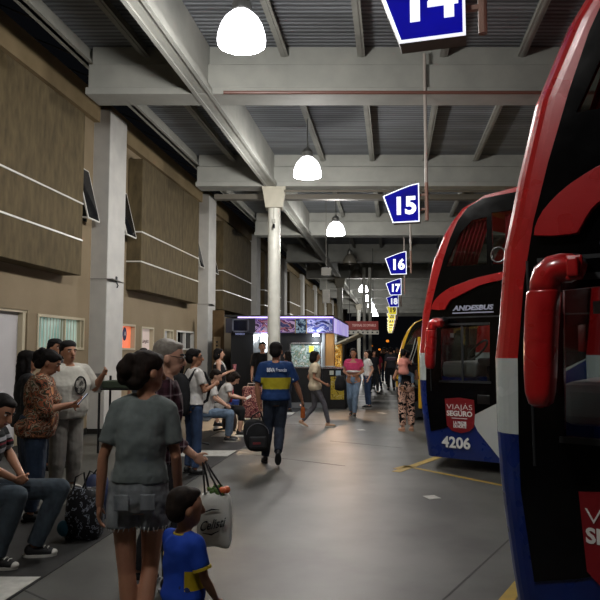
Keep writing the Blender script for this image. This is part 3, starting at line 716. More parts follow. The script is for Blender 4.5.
# fascia
fas = patch_mat('picture_fascia', ['#241a3a', '#6a4a8c', '#b79ac0', '#402848', '#a05a6a', '#8a7a8c', '#3a3a6a'], 3.6, .4, (1, 1, 1.4), emis=.16)
fas2 = patch_mat('blue_fascia', ['#2a2a6a', '#8c96d0', '#c8ccf0', '#4a58b0', '#8880b0', '#b0a8c8'], 3.6, .4, (1, 1, 1.4), emis=.25)
kb('fascia_box', 228, 257, 318.5, 333, -.25, 5.5, plain('fascia_navy', '#14122a', .4)); kb('fascia_box', 257, 333.5, 317.5, 333, -.2, 5.5, plain('fascia_violet', '#6a5a90', .5))
kb('picture_panel', 257, 297, 320, 332.4, -.23, -.201, fas); kb('picture_panel', 297, 307.5, 319.5, 333.3, -.26, -.201, patch_mat('framed_picture', ['#10162a', '#2a4468', '#8aa6b8', '#16203a'], 8, .4, emis=.12)); kb('picture_panel', 307.5, 333, 320, 332.4, -.23, -.201, fas2)
kb('panel_frame', 296.4, 297.2, 319.3, 333.6, -.27, -.2, noisy('gold_frame', '#a08a52', '#8c7848')); kb('panel_frame', 307.2, 308, 319.3, 333.6, -.27, -.2, noisy('gold_frame', '#a08a52', '#8c7848'))
kb('led_strip', 240, 334, 317.2, 318.4, -.27, -.2, glow('violet_led', '#d0b8ff', 1.8)); kb('roof_edge', 227, 334.5, 315.6, 317.2, -.3, 5.6, dark_m)
# lavender glowing end of the fascia
a = at_y(333.5, 318.5, KY); m = MB(); e = V((SL, 1, 0)); x = a.x + .03; z1_ = a.z; z0_ = at_y(333, 333, KY).z
q = [V((x, 0, z0_)) + e * -.2, V((x + .02, 0, z0_)) + e * -.2, V((x + .02, 0, z0_)) + e * 5.5, V((x, 0, z0_)) + e * 5.5]; m.hexa(q, [p + V((0, 0, z1_ - z0_)) for p in q]); m.build('glowing_end_panel', glow('lavender_light', '#a79ae0', .75, '#c6bcf0', 1), kiosk)
kb('screen', 234.5, 248.5, 320.5, 331.3, -.29, -.25, plain('screen_dark', '#10142a', .15)); 
m = MB(); a = at_y(233.3, 319.3, KY); b_ = at_y(249.7, 332.4, KY)
for (x0, x1, z0, z1) in ((a.x, b_.x, a.z - .04, a.z), (a.x, b_.x, b_.z, b_.z + .04), (a.x, a.x + .04, b_.z, a.z), (b_.x - .04, b_.x, b_.z, a.z)): m.box(((x0 + x1) / 2, -.3, (z0 + z1) / 2), (x1 - x0, .04, z1 - z0))
m.build('screen_frame', plain('screen_bezel', '#6a6e80', .4), kiosk)
text('screen_lettering', 'KIOSCO', .07, glow('screen_text', '#9aa4d8', .6), frame((at_y(241.3, 331, KY).x, -.32, at_y(241, 334.3, KY).z), (1, 0, 0), (0, 0, 1)), kiosk)
for u, v in ((264, 335.2), (316, 335.2)):
    a = at_y(u, v, KY); m = MB(); m.lathe((a.x, -.08, a.z), [(.09, -.03), (.1, 0), (.06, .03)], 16); m.build('spotlight', glow('spot_face', '#eef4ff', 14), kiosk)
    L = bpy.data.lights.new('kiosk_spot', 'POINT'); L.energy = 16; L.color = (.85, .93, 1); L.shadow_soft_size = .08
    lo = bpy.data.objects.new('kiosk_spot', L); C.objects.link(lo); lo.location = (a.x, KY - .28, a.z - .12)
for xx in (-1.15, .3):
    m = MB(); m.lathe((xx, .75, 2.05), [(.1, 0), (.1, .03)], 16); m.build('ceiling_spot', glow('spot_face', '#eef4ff', 14), kiosk)
    L = bpy.data.lights.new('kiosk_inside', 'POINT'); L.energy = 55; L.color = (.92, .97, 1); L.shadow_soft_size = .08
    lo = bpy.data.objects.new('kiosk_inside', L); C.objects.link(lo); lo.location = (xx, KY + .6, 1.98)
# awning flap over the side counter
a = at_y(335.5, 345, 17.7); b_ = at_y(358.5, 334.5, 17.4); m = MB()
m.hexa([a, a + V((.35, 2.2, 0)), b_ + V((.35, 2.2, 0)), b_], [p + V((0, 0, .05)) for p in (a, a + V((.35, 2.2, 0)), b_ + V((.35, 2.2, 0)), b_)])
for i in range(len(m.v)): m.v[i] = tuple(V(m.v[i]) - V((0, KY, 0)))
m.build('awning_flap', noisy('awning_cream', '#bdb9a4', '#a8a490', 4, .6), kiosk)
L = bpy.data.lights.new('counter_light', 'SPOT'); L.energy = 150; L.color = (1, .6, .34); L.shadow_soft_size = .15; L.spot_size = R(120); L.spot_blend = .7
lo = bpy.data.objects.new('counter_light', L); C.objects.link(lo); lo.location = at_y(343, 345, 17.4); lo.rotation_euler = (R(-52), 0, R(22))
L = bpy.data.lights.new('added_warm_spot', 'SPOT'); L.energy = 230; L.color = (1, .68, .4); L.shadow_soft_size = .12; L.spot_size = R(75); L.spot_blend = .6  # added spot below the kiosk screen, aimed outward to warm floor and bench
lo = bpy.data.objects.new('added_warm_spot', L); C.objects.link(lo); lo.location = (-1.95, 17.75, 2.12); lo.rotation_euler = (R(-52), 0, R(-2))

# stalls and boards farther along
m = MB(); m.box((0, 0, 1.35), (2.6, 3.4, 2.7)); o = m.build('far_stall', plain('stall_grey', '#4a4844', .6)); o.location = (2.15 - 1.5, 30, 0)
tag(o, 'dull grey stall standing behind the kiosk', 'stall')
p = at_y(361.5, 326, 27)
root = empty('hanging_board', (p.x, 27, p.z), 0, 'red hanging board with white lettering beyond the kiosk', 'sign')
w = 33 / FPX * 27
m = MB(); m.box((0, 0, .02), (w, .15, .36)); m.build('board', glow('red_board', '#7d2a26', .35), root)
m = MB(); m.box((.02, 0, -.27), (w, .14, .16)); m.build('lower_strip', glow('cream_strip', '#a8a498', .3), root)
text('lettering', 'TERMINAL DE OMNIBUS', .15, glow('pale_text', '#c9a8a0', .5), frame((.1, -.08, .02), (1, 0, 0), (0, 0, 1)), root, width=w * .72)
for i in range(7):
    m = MB(); m.box((-.55 + i * .2, -.075, -.27), (.07, .02, .07)); m.build('pictogram', dark_m, root)
m = MB(); m.tube([(-.5, 0, .2), (-.5, 0, 3.3)], .012, 6); m.tube([(.5, 0, .2), (.5, 0, 3.3)], .012, 6); m.build('hanger', dark_m, root)
for k, (u, lb) in enumerate(((364.5, 'left one of two slim white posts below the red board'), (370.3, 'right one of two slim white posts below the red board'))):
    p = at_y(u, 350, 30); m = MB(); m.lathe((0, 0, 0), [(.12, 0), (.12, .2), (.075, .25), (.075, 5.49)], 16); o = m.build('white_post', plain('post_white', '#cfcfc6', .5)); o.location = (p.x, 30, 0); tag(o, lb, 'post', 'white posts below the red board')
# street lights glowing beyond the end of the canopy
for k, (u, v, y, r) in enumerate(((387.5, 341, 95, .5), (379.5, 349.5, 110, .45), (372, 346, 118, .3))):
    p = at_y(u, v, y); root = empty('street_lamp', (p.x, y, 0), 0, ['brighter orange street lamp glowing beyond the canopy', 'lower dim orange street lamp beyond the crowd', 'small orange street lamp farthest left in the dark'][k], 'lamp')
    m = MB(); m.ell((0, 0, p.z), (r * .45, r * .45, r * .4)); m.build('globe', glow('sodium_globe', '#f08828', 1.1), root)
    m = MB(); m.tube([(0, 0, 0), (0, 0, p.z)], .08); m.build('pole', dark_m, root)
# small things along the wall
p = at_y(220.5, 345, 19.0)
root = empty('notice_board', (-2.45, 18.95, 1.5), 0, 'cream notice board with two dark knobs left of the kiosk', 'board')
m = MB(); m.box((0, 0, .3), (.2, .03, .42)); m.build('panel', noisy('cream_board', '#a08a68', '#b09a78', 6, .7), root)
m = MB(); m.cone((0, -.02, .36), (0, -.04, .36), .03, .03); m.cone((0, -.02, .25), (0, -.04, .25), .03, .03); m.build('knob', dark_m, root)
m = MB(); m.box((0.02, .12, -.1), (.34, .14, 2.8)); m.build('backing', noisy('brown_backing', '#6b5436', '#5d482e', 5, .8), root)
p = ground(233.5, 411); m = MB(); m.hexa([V((-.12, -.1, 0)), V((.12, -.1, 0)), V((.12, .1, 0)), V((-.12, .1, 0))], [V((-.15, -.13, .3)), V((.15, -.13, .3)), V((.15, .13, .3)), V((-.15, .13, .3))])
o = m.build('waste_bin', plain('bin_blue', '#23408c', .4), bevel=.015); o.location = (p.x, p.y, 0); tag(o, 'small blue bin on the floor against the kiosk', 'bin')

# ================================================================== PEOPLE
SK = {'a': noisy('skin_light', '#b98c74', '#c69a82', 8, .55), 'b': noisy('skin_tan', '#96694f', '#a3745a', 8, .55), 'c': noisy('skin_brown', '#7d543f', '#8a5e47', 8, .55)}
HAIR = {'k': noisy('black_hair', '#0a0808', '#171210', 40, .8, spec=.2, stretch=(1, 1, .2)), 'br': noisy('brown_hair', '#150f0c', '#261b14', 40, .8, spec=.2, stretch=(1, 1, .2)), 'gy': noisy('grey_hair', '#6e675e', '#8f887e', 40, .6)}
eye_w = plain('eye_white', '#cfc8c0', .3); eye_d = plain('eye_dark', '#120c0a', .2); lipm = plain('lip', '#7a3f38', .5); browm = plain('brow_hair', '#120e0c', .8)
def person(label, loc, face, h=1.7, fem=False, top=None, bottom=None, shoes=None, hair=('short', 'k'), skin='b', pose=None, vox=.012, fat=1.0, group=None,
           headscale=1.06, yaw=0, pitch=0, lean=0, side=0, pelvis=(0, 0, .93), detail=False, narrow=1.0, curl=(.5, .5), hair2=None):
    """face = compass angle of the body in degrees, 0 looks along +y, -90 looks along +x"""
    pose = pose or {}
    root = empty('person', (loc[0], loc[1], loc[2] if len(loc) > 2 else 0), R(face), label, 'person', group)
    S = h / (1.47 + .24 * headscale)
    PV = V(pelvis); UR = Matrix.Rotation(R(side), 3, 'Y') @ Matrix.Rotation(-R(lean), 3, 'X')
    def up(p): return PV + UR @ (V(p) - V((0, 0, .93)))
    HB = V((0, .0, 1.47)); HR = Matrix.Rotation(R(yaw), 3, 'Z') @ Matrix.Rotation(-R(pitch), 3, 'X')
    def hd(p): return up(HB + HR @ ((V(p) - HB) * headscale))
    RR = UR @ HR
    sw = (.150 if fem else .172) * (1 + (fat - 1) * .5) * narrow; hw = .088 * (1 + (fat - 1) * .4)
    J = {}
    for sd, s in (('L', -1), ('R', 1)):
        J['sh' + sd] = up((s * sw, 0, 1.375))
        J['el' + sd] = V(pose['el' + sd]) if 'el' + sd in pose else up((s * (sw + .05), -.03, 1.10))
        J['wr' + sd] = V(pose['wr' + sd]) if 'wr' + sd in pose else up((s * (sw + .075), .04, .87))
        J['hi' + sd] = PV + V((s * hw, 0, -.03))
        J['kn' + sd] = V(pose['kn' + sd]) if 'kn' + sd in pose else PV + V((s * (hw + .005), .015, -.44))
        J['an' + sd] = V(pose['an' + sd]) if 'an' + sd in pose else V((PV.x + s * (hw + .01), -.02, .085))
    def torso(mb, e, z0, z1, n=20, fm=1.0):
        prof_m = [(.80, .06, .06), (.85, .15, .10), (.93, .168, .118), (1.02, .152, .105), (1.10, .150, .102), (1.22, .165, .112), (1.32, .172, .110), (1.385, .155, .088), (1.43, .09, .066), (1.47, .055, .055)]
        prof_f = [(.80, .06, .06), (.85, .155, .11), (.93, .172, .122), (1.02, .142, .1), (1.10, .125, .09), (1.22, .142, .108), (1.32, .148, .1), (1.385, .132, .078), (1.43, .08, .058), (1.47, .048, .048)]
        P = prof_f if fem else prof_m
        def at(z):
            for (a, rx, ry), (b_, sx, sy) in zip(P, P[1:]):
                if z <= b_: f = max(0, (z - a) / (b_ - a)); return rx + (sx - rx) * f, ry + (sy - ry) * f
            return P[-1][1:]
        zs = [z0] + [z for z, _, _ in P if z0 + .01 < z < z1 - .01] + [z1]; rings = []
        for z in zs:
            rx, ry = at(z); fz = 1 + (fat - 1) * (1.25 if z < 1.25 else .6); rx = rx * fz * (narrow if z > 1.1 else 1) + e; ry = ry * fz + e
            yb = (fat - 1) * .12 if 1.0 < z < 1.25 else 0
            rings.append([up((rx * math.copysign(abs(math.cos(t)) ** .85, math.cos(t)), yb + ry * math.copysign(abs(math.sin(t)) ** .9, math.sin(t)), z)) * 1 for t in [2 * PI * k / n for k in range(n)]])
        mb.loft(rings)
    lf = (1 + (fat - 1) * .8)
    # ---------------- body, one continuous surface
    B = MB(); torso(B, 0, .82, 1.47)
    B.cone(up((0, -.005, 1.40)), hd((0, .012, 1.53)), .056 if not fem else .047, .05 * headscale, 12)
    for s in (-1, 1): B.cone(up((s * .05, 0, 1.42)), up((s * (sw - .015), 0, 1.385)), .05, .045)
    B.ell(hd((0, .01, 1.60)), (.074 * headscale, .092 * headscale, .098 * headscale), RR, 18, 12)
    B.ell(hd((0, .045, 1.535)), (.052 * headscale, .056 * headscale, .062 * headscale), RR, 14, 9)
    B.ell(hd((0, .06, 1.505)), (.03 * headscale, .032 * headscale, .028 * headscale), RR)
    B.cone(hd((0, .098, 1.60)), hd((0, .118, 1.562)), .012 * headscale, .017 * headscale, 8)
    for s in (-1, 1): B.ell(hd((s * .077, .0, 1.575)), (.012 * headscale, .022 * headscale, .032 * headscale), RR, 8, 6)
    ml = 1 if not fem else .86
    for sd, s in (('L', -1), ('R', 1)):
        sh, el, wr = J['sh' + sd], J['el' + sd], J['wr' + sd]
        B.cone(sh, el, .05 * ml * lf, .037 * ml * lf); B.cone(el, el + (wr - el) * .35, .037 * ml * lf, .038 * ml * lf); B.cone(el + (wr - el) * .35, wr, .038 * ml * lf, .026 * ml)
        d = (wr - el).normalized(); nrm = UR @ V((-s, .25, 0)); nrm = (nrm - d * nrm.dot(d)).normalized()
        if 'hn' + sd in pose: nrm = V(pose['hn' + sd]); nrm = (nrm - d * nrm.dot(d)).normalized()
        w = d.cross(nrm).normalized()
        if w.y < 0: w = -w
        hs = .92 * ml ** .5
        pc = wr + d * .05 * hs; rot = Matrix((w, d, nrm)).transposed()
        B.ell(pc, (.039 * hs, .055 * hs, .018 * hs), rot, 12, 8)
        cu = curl[0 if sd == 'L' else 1]
        for i, (off, ln) in enumerate(((.028, .072), (.01, .08), (-.009, .075), (-.027, .06))):
            b0 = wr + d * .09 * hs + w * off * hs; q = cu * 1.1
            d1 = (d * math.cos(q) + nrm * math.sin(q)); b1 = b0 + d1 * ln * .5 * hs; q2 = cu * 2.3
            d2 = (d * math.cos(q2) + nrm * math.sin(q2)); b2 = b1 + d2 * ln * .5 * hs
            B.cone(b0, b1, .0092 * hs, .0085 * hs, 8); B.cone(b1, b2, .0085 * hs, .007 * hs, 8)
        t0 = wr + d * .03 * hs + w * .03 * hs; t1 = t0 + (d * .6 + w * .6 + nrm * .5).normalized() * .04 * hs; t2 = t1 + (d * .8 + nrm * .5 + w * .1).normalized() * .032 * hs
        B.cone(t0, t1, .013 * hs, .011 * hs, 8); B.cone(t1, t2, .011 * hs, .009 * hs, 8)
        hi, kn, an = J['hi' + sd], J['kn' + sd], J['an' + sd]
        B.cone(hi, kn, .082 * lf, .052 * lf); B.cone(kn, kn + (an - kn) * .3, .052 * lf, .053 * lf); B.cone(kn + (an - kn) * .3, an, .053 * lf, .034)
        fd = V(pose['ft' + sd]) if 'ft' + sd in pose else V((s * .15, 1, 0)); fd = fd.normalized()
        B.cone(an + V((0, 0, -.03)) - fd * .03, an + fd * .13 + V((0, 0, -.055)) * 1, .036, .026, 10, flat=.8)
        J['fd' + sd] = fd
    def sc(mb):
        mb.v = [tuple(V(p) * S) for p in mb.v]; return mb
    body = sc(B).build('body', SK[skin], root, vox=vox * .75)
    # ---------------- face
    if detail:
        for s in (-1, 1):
            m = MB(); m.ell(hd((s * .031, .083, 1.598)), (.0155, .012, .009), RR, 10, 7); sc(m).build('eye', eye_w, root, smooth=True)
            m = MB(); m.ell(hd((s * .031, .093, 1.598)), (.007, .004, .007), RR, 8, 6); sc(m).build('iris', eye_d, root, smooth=True)
            m = MB(); m.tube([hd((s * .015, .100, 1.618)), hd((s * .034, .096, 1.624)), hd((s * .052, .082, 1.618))], .006, 6); sc(m).build('eyebrow', browm, root)
        m = MB(); m.ell(hd((0, .101, 1.537)), (.024, .01, .006), RR, 10, 7); m.ell(hd((0, .099, 1.530)), (.019, .01, .006), RR, 10, 7); sc(m).build('mouth', lipm, root, smooth=True)
    # ---------------- hair
    kind, hc = hair; Hm = MB(); hsx = headscale
    def he(c, r, mm=Hm): mm.ell(hd(c), tuple(q * hsx for q in r), RR, 16, 10)
    if kind != 'bald':
        hv = 1.0
        he((0, -.018, 1.635), (.085 * hv, .095 * hv, .08)); he((0, -.045, 1.59), (.079, .07, .085))
    if kind == 'short': he((0, -.05, 1.575), (.072, .05, .07)); he((0, .04, 1.672), (.058, .05, .03))
    if kind in ('bun', 'pony', 'long', 'bob'): he((0, .035, 1.668), (.066, .06, .034)); he((.045, -.0, 1.64), (.045, .07, .06)); he((-.045, -.0, 1.64), (.045, .07, .06))
    if kind == 'bun': he((-.02, -.125, 1.60), (.055, .05, .055)); he((-.035, -.115, 1.555), (.045, .045, .05)); he((0, -.07, 1.53), (.058, .05, .05)); he((0, -.115, 1.65), (.04, .035, .04))
    if kind == 'pony': he((0, -.125, 1.60), (.035, .04, .04)); Hm.cone(hd((0, -.15, 1.58)), hd((0, -.16, 1.40)), .045, .03, 12)
    if kind == 'long': he((0, -.06, 1.52), (.088, .06, .13)); Hm.cone(hd((0, -.07, 1.5)), up((0, -.10, 1.24)), .085, .06, 14, flat=.6); Hm.cone(hd((.07, .0, 1.6)), up((.09, .0, 1.34)), .03, .03); Hm.cone(hd((-.07, .0, 1.6)), up((-.09, .0, 1.34)), .03, .03)
    if kind == 'bob': he((0, -.055, 1.54), (.092, .068, .10)); he((.062, -.005, 1.57), (.028, .05, .09)); he((-.062, -.005, 1.57), (.028, .05, .09))
    if kind == 'beanie':
        m = MB(); m.ell(hd((0, -.008, 1.672)), (.092, .106, .06), RR, 18, 11); m.ell(hd((0, -.04, 1.63)), (.088, .08, .075), RR, 18, 11); sc(m).build('cap', plain('black_knit', '#0f0f10', .9), root, vox=vox)
    if kind == 'cap':
        m = MB(); m.ell(hd((0, -.008, 1.675)), (.09, .104, .052), RR, 18, 11); m.ell(hd((0, .11, 1.655)), (.06, .06, .01), RR, 12, 6); sc(m).build('cap', plain('black_knit', '#0f0f10', .9), root, vox=vox)
    if kind not in ('bald',): sc(Hm).build('hair', HAIR[hc], root, vox=max(vox * .8, .008), disp=(.009 if kind != 'short' else .006, .03))
    # ---------------- clothes
    def seg(mb, p, q, r0, r1, f=1.0, r0round=True):
        e = p + (q - p) * f; mb.cone(p, e, r0, r0 + (r1 - r0) * f, 14, round0=r0round, round1=False)
    if top:
        mat, sleeve, hem, e = top[:4]; T = MB(); torso(T, e, hem, top[4] if len(top) > 4 else 1.435)
        for sd, s in (('L', -1), ('R', 1)):
            sh, el, wr = J['sh' + sd], J['el' + sd], J['wr' + sd]
            if sleeve <= 0: continue
            T.cone(up((s * .05, 0, 1.405)), sh, .052 + e * .6, .05 * ml * lf + e, 14)
            if sleeve <= 1: seg(T, sh, el, .05 * ml * lf + e, (.042 * lf + e * 1.05) * ml, sleeve)
            else:
                T.cone(sh, el, .052 * ml * lf + e, .04 * ml * lf + e * .9, 14); seg(T, el, wr, .04 * ml * lf + e * .9, .03 * ml + e * .8, sleeve - 1)
        o = sc(T).build('top', mat, root, vox=vox * .9, disp=(.016, .09)); root['_top'] = 1
    if bottom:
        kindb, mat, w, ln = bottom; T = MB()
        if kindb == 'skirt':
            T.loft([[PV + V(((r) * math.cos(2 * PI * k / 20), r * .8 * math.sin(2 * PI * k / 20), z)) for k in range(20)] for r, z in ((.15, .18), (.19, .05), (.21, -.15), (.22 + w, -ln))])
        else:
            T.loft([[PV + V(((.17 * (1 + (fat - 1)) + .008) * q * math.cos(2 * PI * k / 18), (.122 * (1 + (fat - 1)) + .008) * q * math.sin(2 * PI * k / 18), z)) for k in range(18)] for z, q in ((-.1, .8), (-.04, .98), (.03, 1.0), (.12, .9))])
            for sd in 'LR':
                hi, kn, an = J['hi' + sd], J['kn' + sd], J['an' + sd]
                if ln <= 1: T.cone(hi, hi + (kn - hi) * ln, .094 * lf, .094 * lf + (.06 * lf - .094 * lf) * ln + w, 16, round1=False)
                else:
                    T.cone(hi, kn, .092 * lf, .06 * lf + w, 14); T.cone(kn, kn + (an - kn) * .35, .06 * lf + w, .06 * lf + w, 14, True, False); T.cone(kn + (an - kn) * .35, kn + (an - kn) * (ln - 1), .06 * lf + w, .046 + w, 14, round1=False)
        sc(T).build('bottoms' if kindb != 'skirt' else 'skirt', mat, root, vox=vox * .9, disp=(.014, .08))
    if shoes:
        for sd, s in (('L', -1), ('R', 1)):
            an = J['an' + sd]; fd = J['fd' + sd]; fl = V((fd.x, fd.y, 0)).normalized() if abs(fd.z) < .99 else V((0, 1, 0)); sdv = V((fl.y, -fl.x, 0)); upv = sdv.cross(fd); 
            if upv.z < 0: upv = -upv
            rot = Matrix((sdv, fd, upv)).transposed(); T = MB()
            T.ell(an - fd * .02 - upv * .03, (.04, .055, .05), rot); T.ell(an + fd * .06 - upv * .045, (.043, .10, .034), rot); T.ell(an + fd * .115 - upv * .052, (.042, .055, .028), rot)
            o = sc(T).build('shoe', shoes[0], root, vox=min(vox, .01))
            T = MB(); ring = lambda z, q: [an + rot @ V((.046 * q * math.cos(t) * (1 + .12 * math.sin(t)), .045 + .132 * q * math.sin(t), z)) for t in [2 * PI * k / 20 for k in range(20)]]
            T.loft([ring(-.086, .96), ring(-.078, 1), ring(-.062, 1)]); sc(T).build('sole', shoes[1], o)
            if detail == 'converse':
                T = MB(); T.ell(an + fd * .148 - upv * .055, (.036, .034, .026), rot); 
                sc(T).build('toe_cap', shoes[1], o, smooth=True)
                for i in range(3): T = MB(); T.tube([an + rot @ V((-.028, .05 + i * .03, .0 - i * .008)), an + rot @ V((0, .05 + i * .03, .008 - i * .008)), an + rot @ V((.028, .05 + i * .03, .0 - i * .008))], .004, 6); sc(T).build('lace', shoes[1], o)
    if '_top' in root: del root['_top']
    root2 = root; bpy.context.view_layer.update()
    return root, S, J, up, hd
def extra(root, S, name, mat, mb, **k):
    mb.v = [tuple(V(p) * S) for p in mb.v]; return mb.build(name, mat, root, **k)
def W(root, S, p): return root.matrix_world @ (V(p) * S)
def denim(n, a, b_): return noisy(n, a, b_, 14, .9, 6, stretch=(1, 1, .5))
blackc = noisy('black_cloth', '#0f0f11', '#191a1d', 10, .9); whitec = noisy('white_cloth', '#bdb9b4', '#cbc8c3', 6, .85); jeans_d = denim('dark_jeans', '#141a26', '#222c3c'); jeans_b = denim('blue_jeans', '#24344e', '#33486a'); jeans_l = denim('light_jeans', '#56687c', '#70849a'); jeans_g = denim('grey_jeans', '#2b333b', '#3b464f')
shoe_k = plain('black_shoe', '#101011', .5); shoe_w = plain('white_shoe', '#b5b1aa', .5); shoe_t = plain('tan_shoe', '#a88468', .6)

def px(u, y): return (u - 300) / FPX * y

# woman in grey tee and denim shorts, back to us
grey_tee = noisy('grey_tee', '#5a6260', '#666e6c', 5, .9)
denim_gy = denim('faded_denim', '#4a4f52', '#84898b')
w1_ = person('woman seen from behind in a grey tee and frayed denim shorts, dark bun', (px(142, 3.42), 3.42), 4, 1.62, True, (grey_tee, .72, .985, .024), ('shorts', denim_gy, .026, .36), None, ('bun', 'br'), 'b',
   {'elL': (-.198, .0, 1.12), 'wrL': (-.215, .02, .86), 'elR': (.198, .02, 1.12), 'wrR': (.205, .12, .87), 'knL': (-.06, .02, .49), 'anL': (-.01, -.03, .085), 'knR': (.055, .10, .50), 'anR': (.035, -.12, .14), 'ftR': (0, 1, -.35)}, vox=.008, yaw=-48, pitch=2, lean=2, side=2, curl=(.35, .5), fat=.92, narrow=.88, headscale=1.0)
r_, S_ = w1_[0], w1_[1]
m = MB()
for i in range(46):
    sd = -1 if i % 2 else 1; t = 2 * PI * i / 46 * 2; c = V((sd * .078, .006, .755)); p = c + V((math.cos(t) * .094, math.sin(t) * .094, 0)); m.cone(p, p + V((random.uniform(-.008, .008), random.uniform(-.005, .005), -.02)), .003, .001, 5)
extra(r_, S_, 'frayed_hem', plain('fray', '#a6a8a4', .9), m)
for s in (-1, 1):
    m = MB(); m.box(V((s * .07, -.133, .90)), (.08, .012, .085)); extra(r_, S_, 'back_pocket', denim_gy, m, bevel=.005)
# elderly man in plaid shirt
old = person('grey-haired older man in glasses and maroon plaid shirt carrying the white shopping bag', (px(158.5, 4.45), 4.5), -78, 1.70, False, (plaid_mat('maroon_plaid'), 1.75, .86, .02), ('pants', plain('black_trousers', '#141418', .85), .012, 1.96), (shoe_k, plain('grey_sole', '#77787a', .7)), ('short', 'gy'), 'a',
   {'elR': (.21, -.0, 1.12), 'wrR': (.20, .24, .93), 'elL': (-.24, .0, 1.1), 'knR': (.09, .1, .50), 'anR': (.09, .10, .085), 'anL': (-.1, -.14, .10)}, vox=.009, yaw=-4, pitch=6, lean=4, detail=True, fat=1.08, curl=(.5, 1.0))
r_, S_, J_, up_, hd_ = old
m = MB()
for s in (-1, 1): m.tube([hd_((s * .032 + .022 * math.cos(t * PI / 6), .108, 1.598 + .017 * math.sin(t * PI / 6))) for t in range(13)], .0025, 6); m.tube([hd_((s * .054, .106, 1.602)), hd_((s * .078, .0, 1.60))], .0025, 6)
extra(r_, S_, 'glasses', dark_m, m)
bpy.context.view_layer.update()
hand = W(r_, S_, V(J_['wrR']) + V((0, .07, -.045)))
# shopping bag
bx, by = at_y(214, 520, 4.25).x, 4.3
root = empty('shopping_bag', (bx, by, .34), R(-6), 'white printed shopping bag full of greens hanging from the older man’s hand', 'bag')
bagm = noisy('white_bag_cloth', '#b6b7b0', '#c8c9c2', 5, .6)
m = MB(); rings = []
for z, wx, wy in ((0, .095, .05), (.01, .112, .06), (.12, .115, .075), (.26, .11, .08), (.355, .10, .065)):
    rings.append([V((wx * math.copysign(abs(math.cos(t)) ** .5, math.cos(t)), wy * math.copysign(abs(math.sin(t)) ** .6, math.sin(t)), z + .008 * math.sin(3 * t))) for t in [2 * PI * k / 28 for k in range(28)]])
m.loft(rings); o = m.build('bag_body', bagm, root, smooth=True, disp=(.02, .07), sub=1)
text('bag_lettering', 'Celisti', .085, plain('bag_ink', '#15151a', .8), frame((.0, -.092, .16), (1, 0, .22), (0, 0, 1)), root, shear=.35, width=.17, depth=.012)
for z, q in ((.235, .08), (.105, -.1)):
    m = MB(); m.tube([(-.06, -.088, z), (0, -.092, z + q * .15 + .01), (.05, -.09, z + .02)], [.002, .006, .002], 6); m.build('bag_ornament', plain('bag_ink', '#15151a', .8), root)
hl = root.matrix_world.inverted() if False else None
bpy.context.view_layer.update(); inv = root.matrix_world.inverted(); hp = inv @ hand
m = MB()
for yy in (-.055, .055):
    m.tube([(-.055, yy, .34), (-.05 + (hp.x + .05) * .5, yy * .6, .34 + (hp.z - .34) * .6), (hp.x - .01, hp.y, hp.z), (hp.x + .01, hp.y, hp.z), (.05 + (hp.x - .05) * .5, yy * .6, .34 + (hp.z - .34) * .6), (.055, yy, .34)], .0065, 6)
m.build('handle', dark_m, root)
green = noisy('leaf_green', '#3c5a2a', '#5c7c3c', 20, .7)
for i in range(11):
    a = random.uniform(0, 6.28); x = .07 * math.cos(a) * random.random() ** .5; y = .04 * math.sin(a)
    m = MB(); e = V((random.uniform(-.06, .06), random.uniform(-.04, .04), random.uniform(.02, .05))); b_ = V((x, y, .35)); m.ell(b_, (.035, .014, .02), Euler((random.random(), random.random(), random.random() * 3)).to_matrix(), 8, 6); m.tube([b_, b_ + e * .6, b_ + e], [.009, .012, .003], 6)
    o = m.build('leaf_bunch', green, None); o.location = root.matrix_world @ V((0, 0, 0)); o.rotation_euler = (0, 0, R(-6)); tag(o, 'green leafy stems sticking out of the white shopping bag', 'vegetable', 'greens in the shopping bag')
for x, y in ((.055, -.03), (.075, .0)):
    m = MB(); m.ell((x, y, .365), (.026, .026, .024)); o = m.build('tomato', plain('orange_red_skin', '#c4582a', .35), None, smooth=True); o.location = root.location; o.rotation_euler = (0, 0, R(-6)); tag(o, 'orange-red tomato at the right rim of the shopping bag', 'vegetable', 'tomatoes in the shopping bag')
# toddler
jb = '#16348c'; jy = '#b39a1e'
kid = person('toddler boy in a blue and yellow football jersey walking beside the woman in shorts', (px(186, 3.05), 3.05), -38, .985, False, (front_band(band_mat('kid_jersey', '#1d3f9c', jy, .535, .62), .6, .8, .0), .72, .80, .026), ('shorts', plain('navy_shorts', '#14265e', .85), .02, .75), (shoe_w, shoe_w), ('short', 'br'), 'b',
   {'elR': (.25, .02, 1.10), 'wrR': (.27, .14, .90), 'elL': (-.24, .1, 1.14)}, vox=.011, headscale=1.5, yaw=-22, pitch=4, fat=1.12, detail=False, narrow=.86)
r_, S_, J_, up_, hd_ = kid
m = MB(); m.tube([up_((.075 * math.cos(t * PI / 10), .072 * math.sin(t * PI / 10), 1.435)) for t in range(21)], .013, 6); extra(r_, S_, 'collar', plain('yellow_trim', jy, .8), m)
for sd in 'LR':
    m = MB(); q = J_['sh' + sd].lerp(J_['el' + sd], .72); d = (J_['el' + sd] - J_['sh' + sd]).normalized(); m.cone(q - d * .012, q + d * .012, .082, .082, 16, False, False)
    extra(r_, S_, 'cuff', plain('yellow_trim', jy, .8), m)
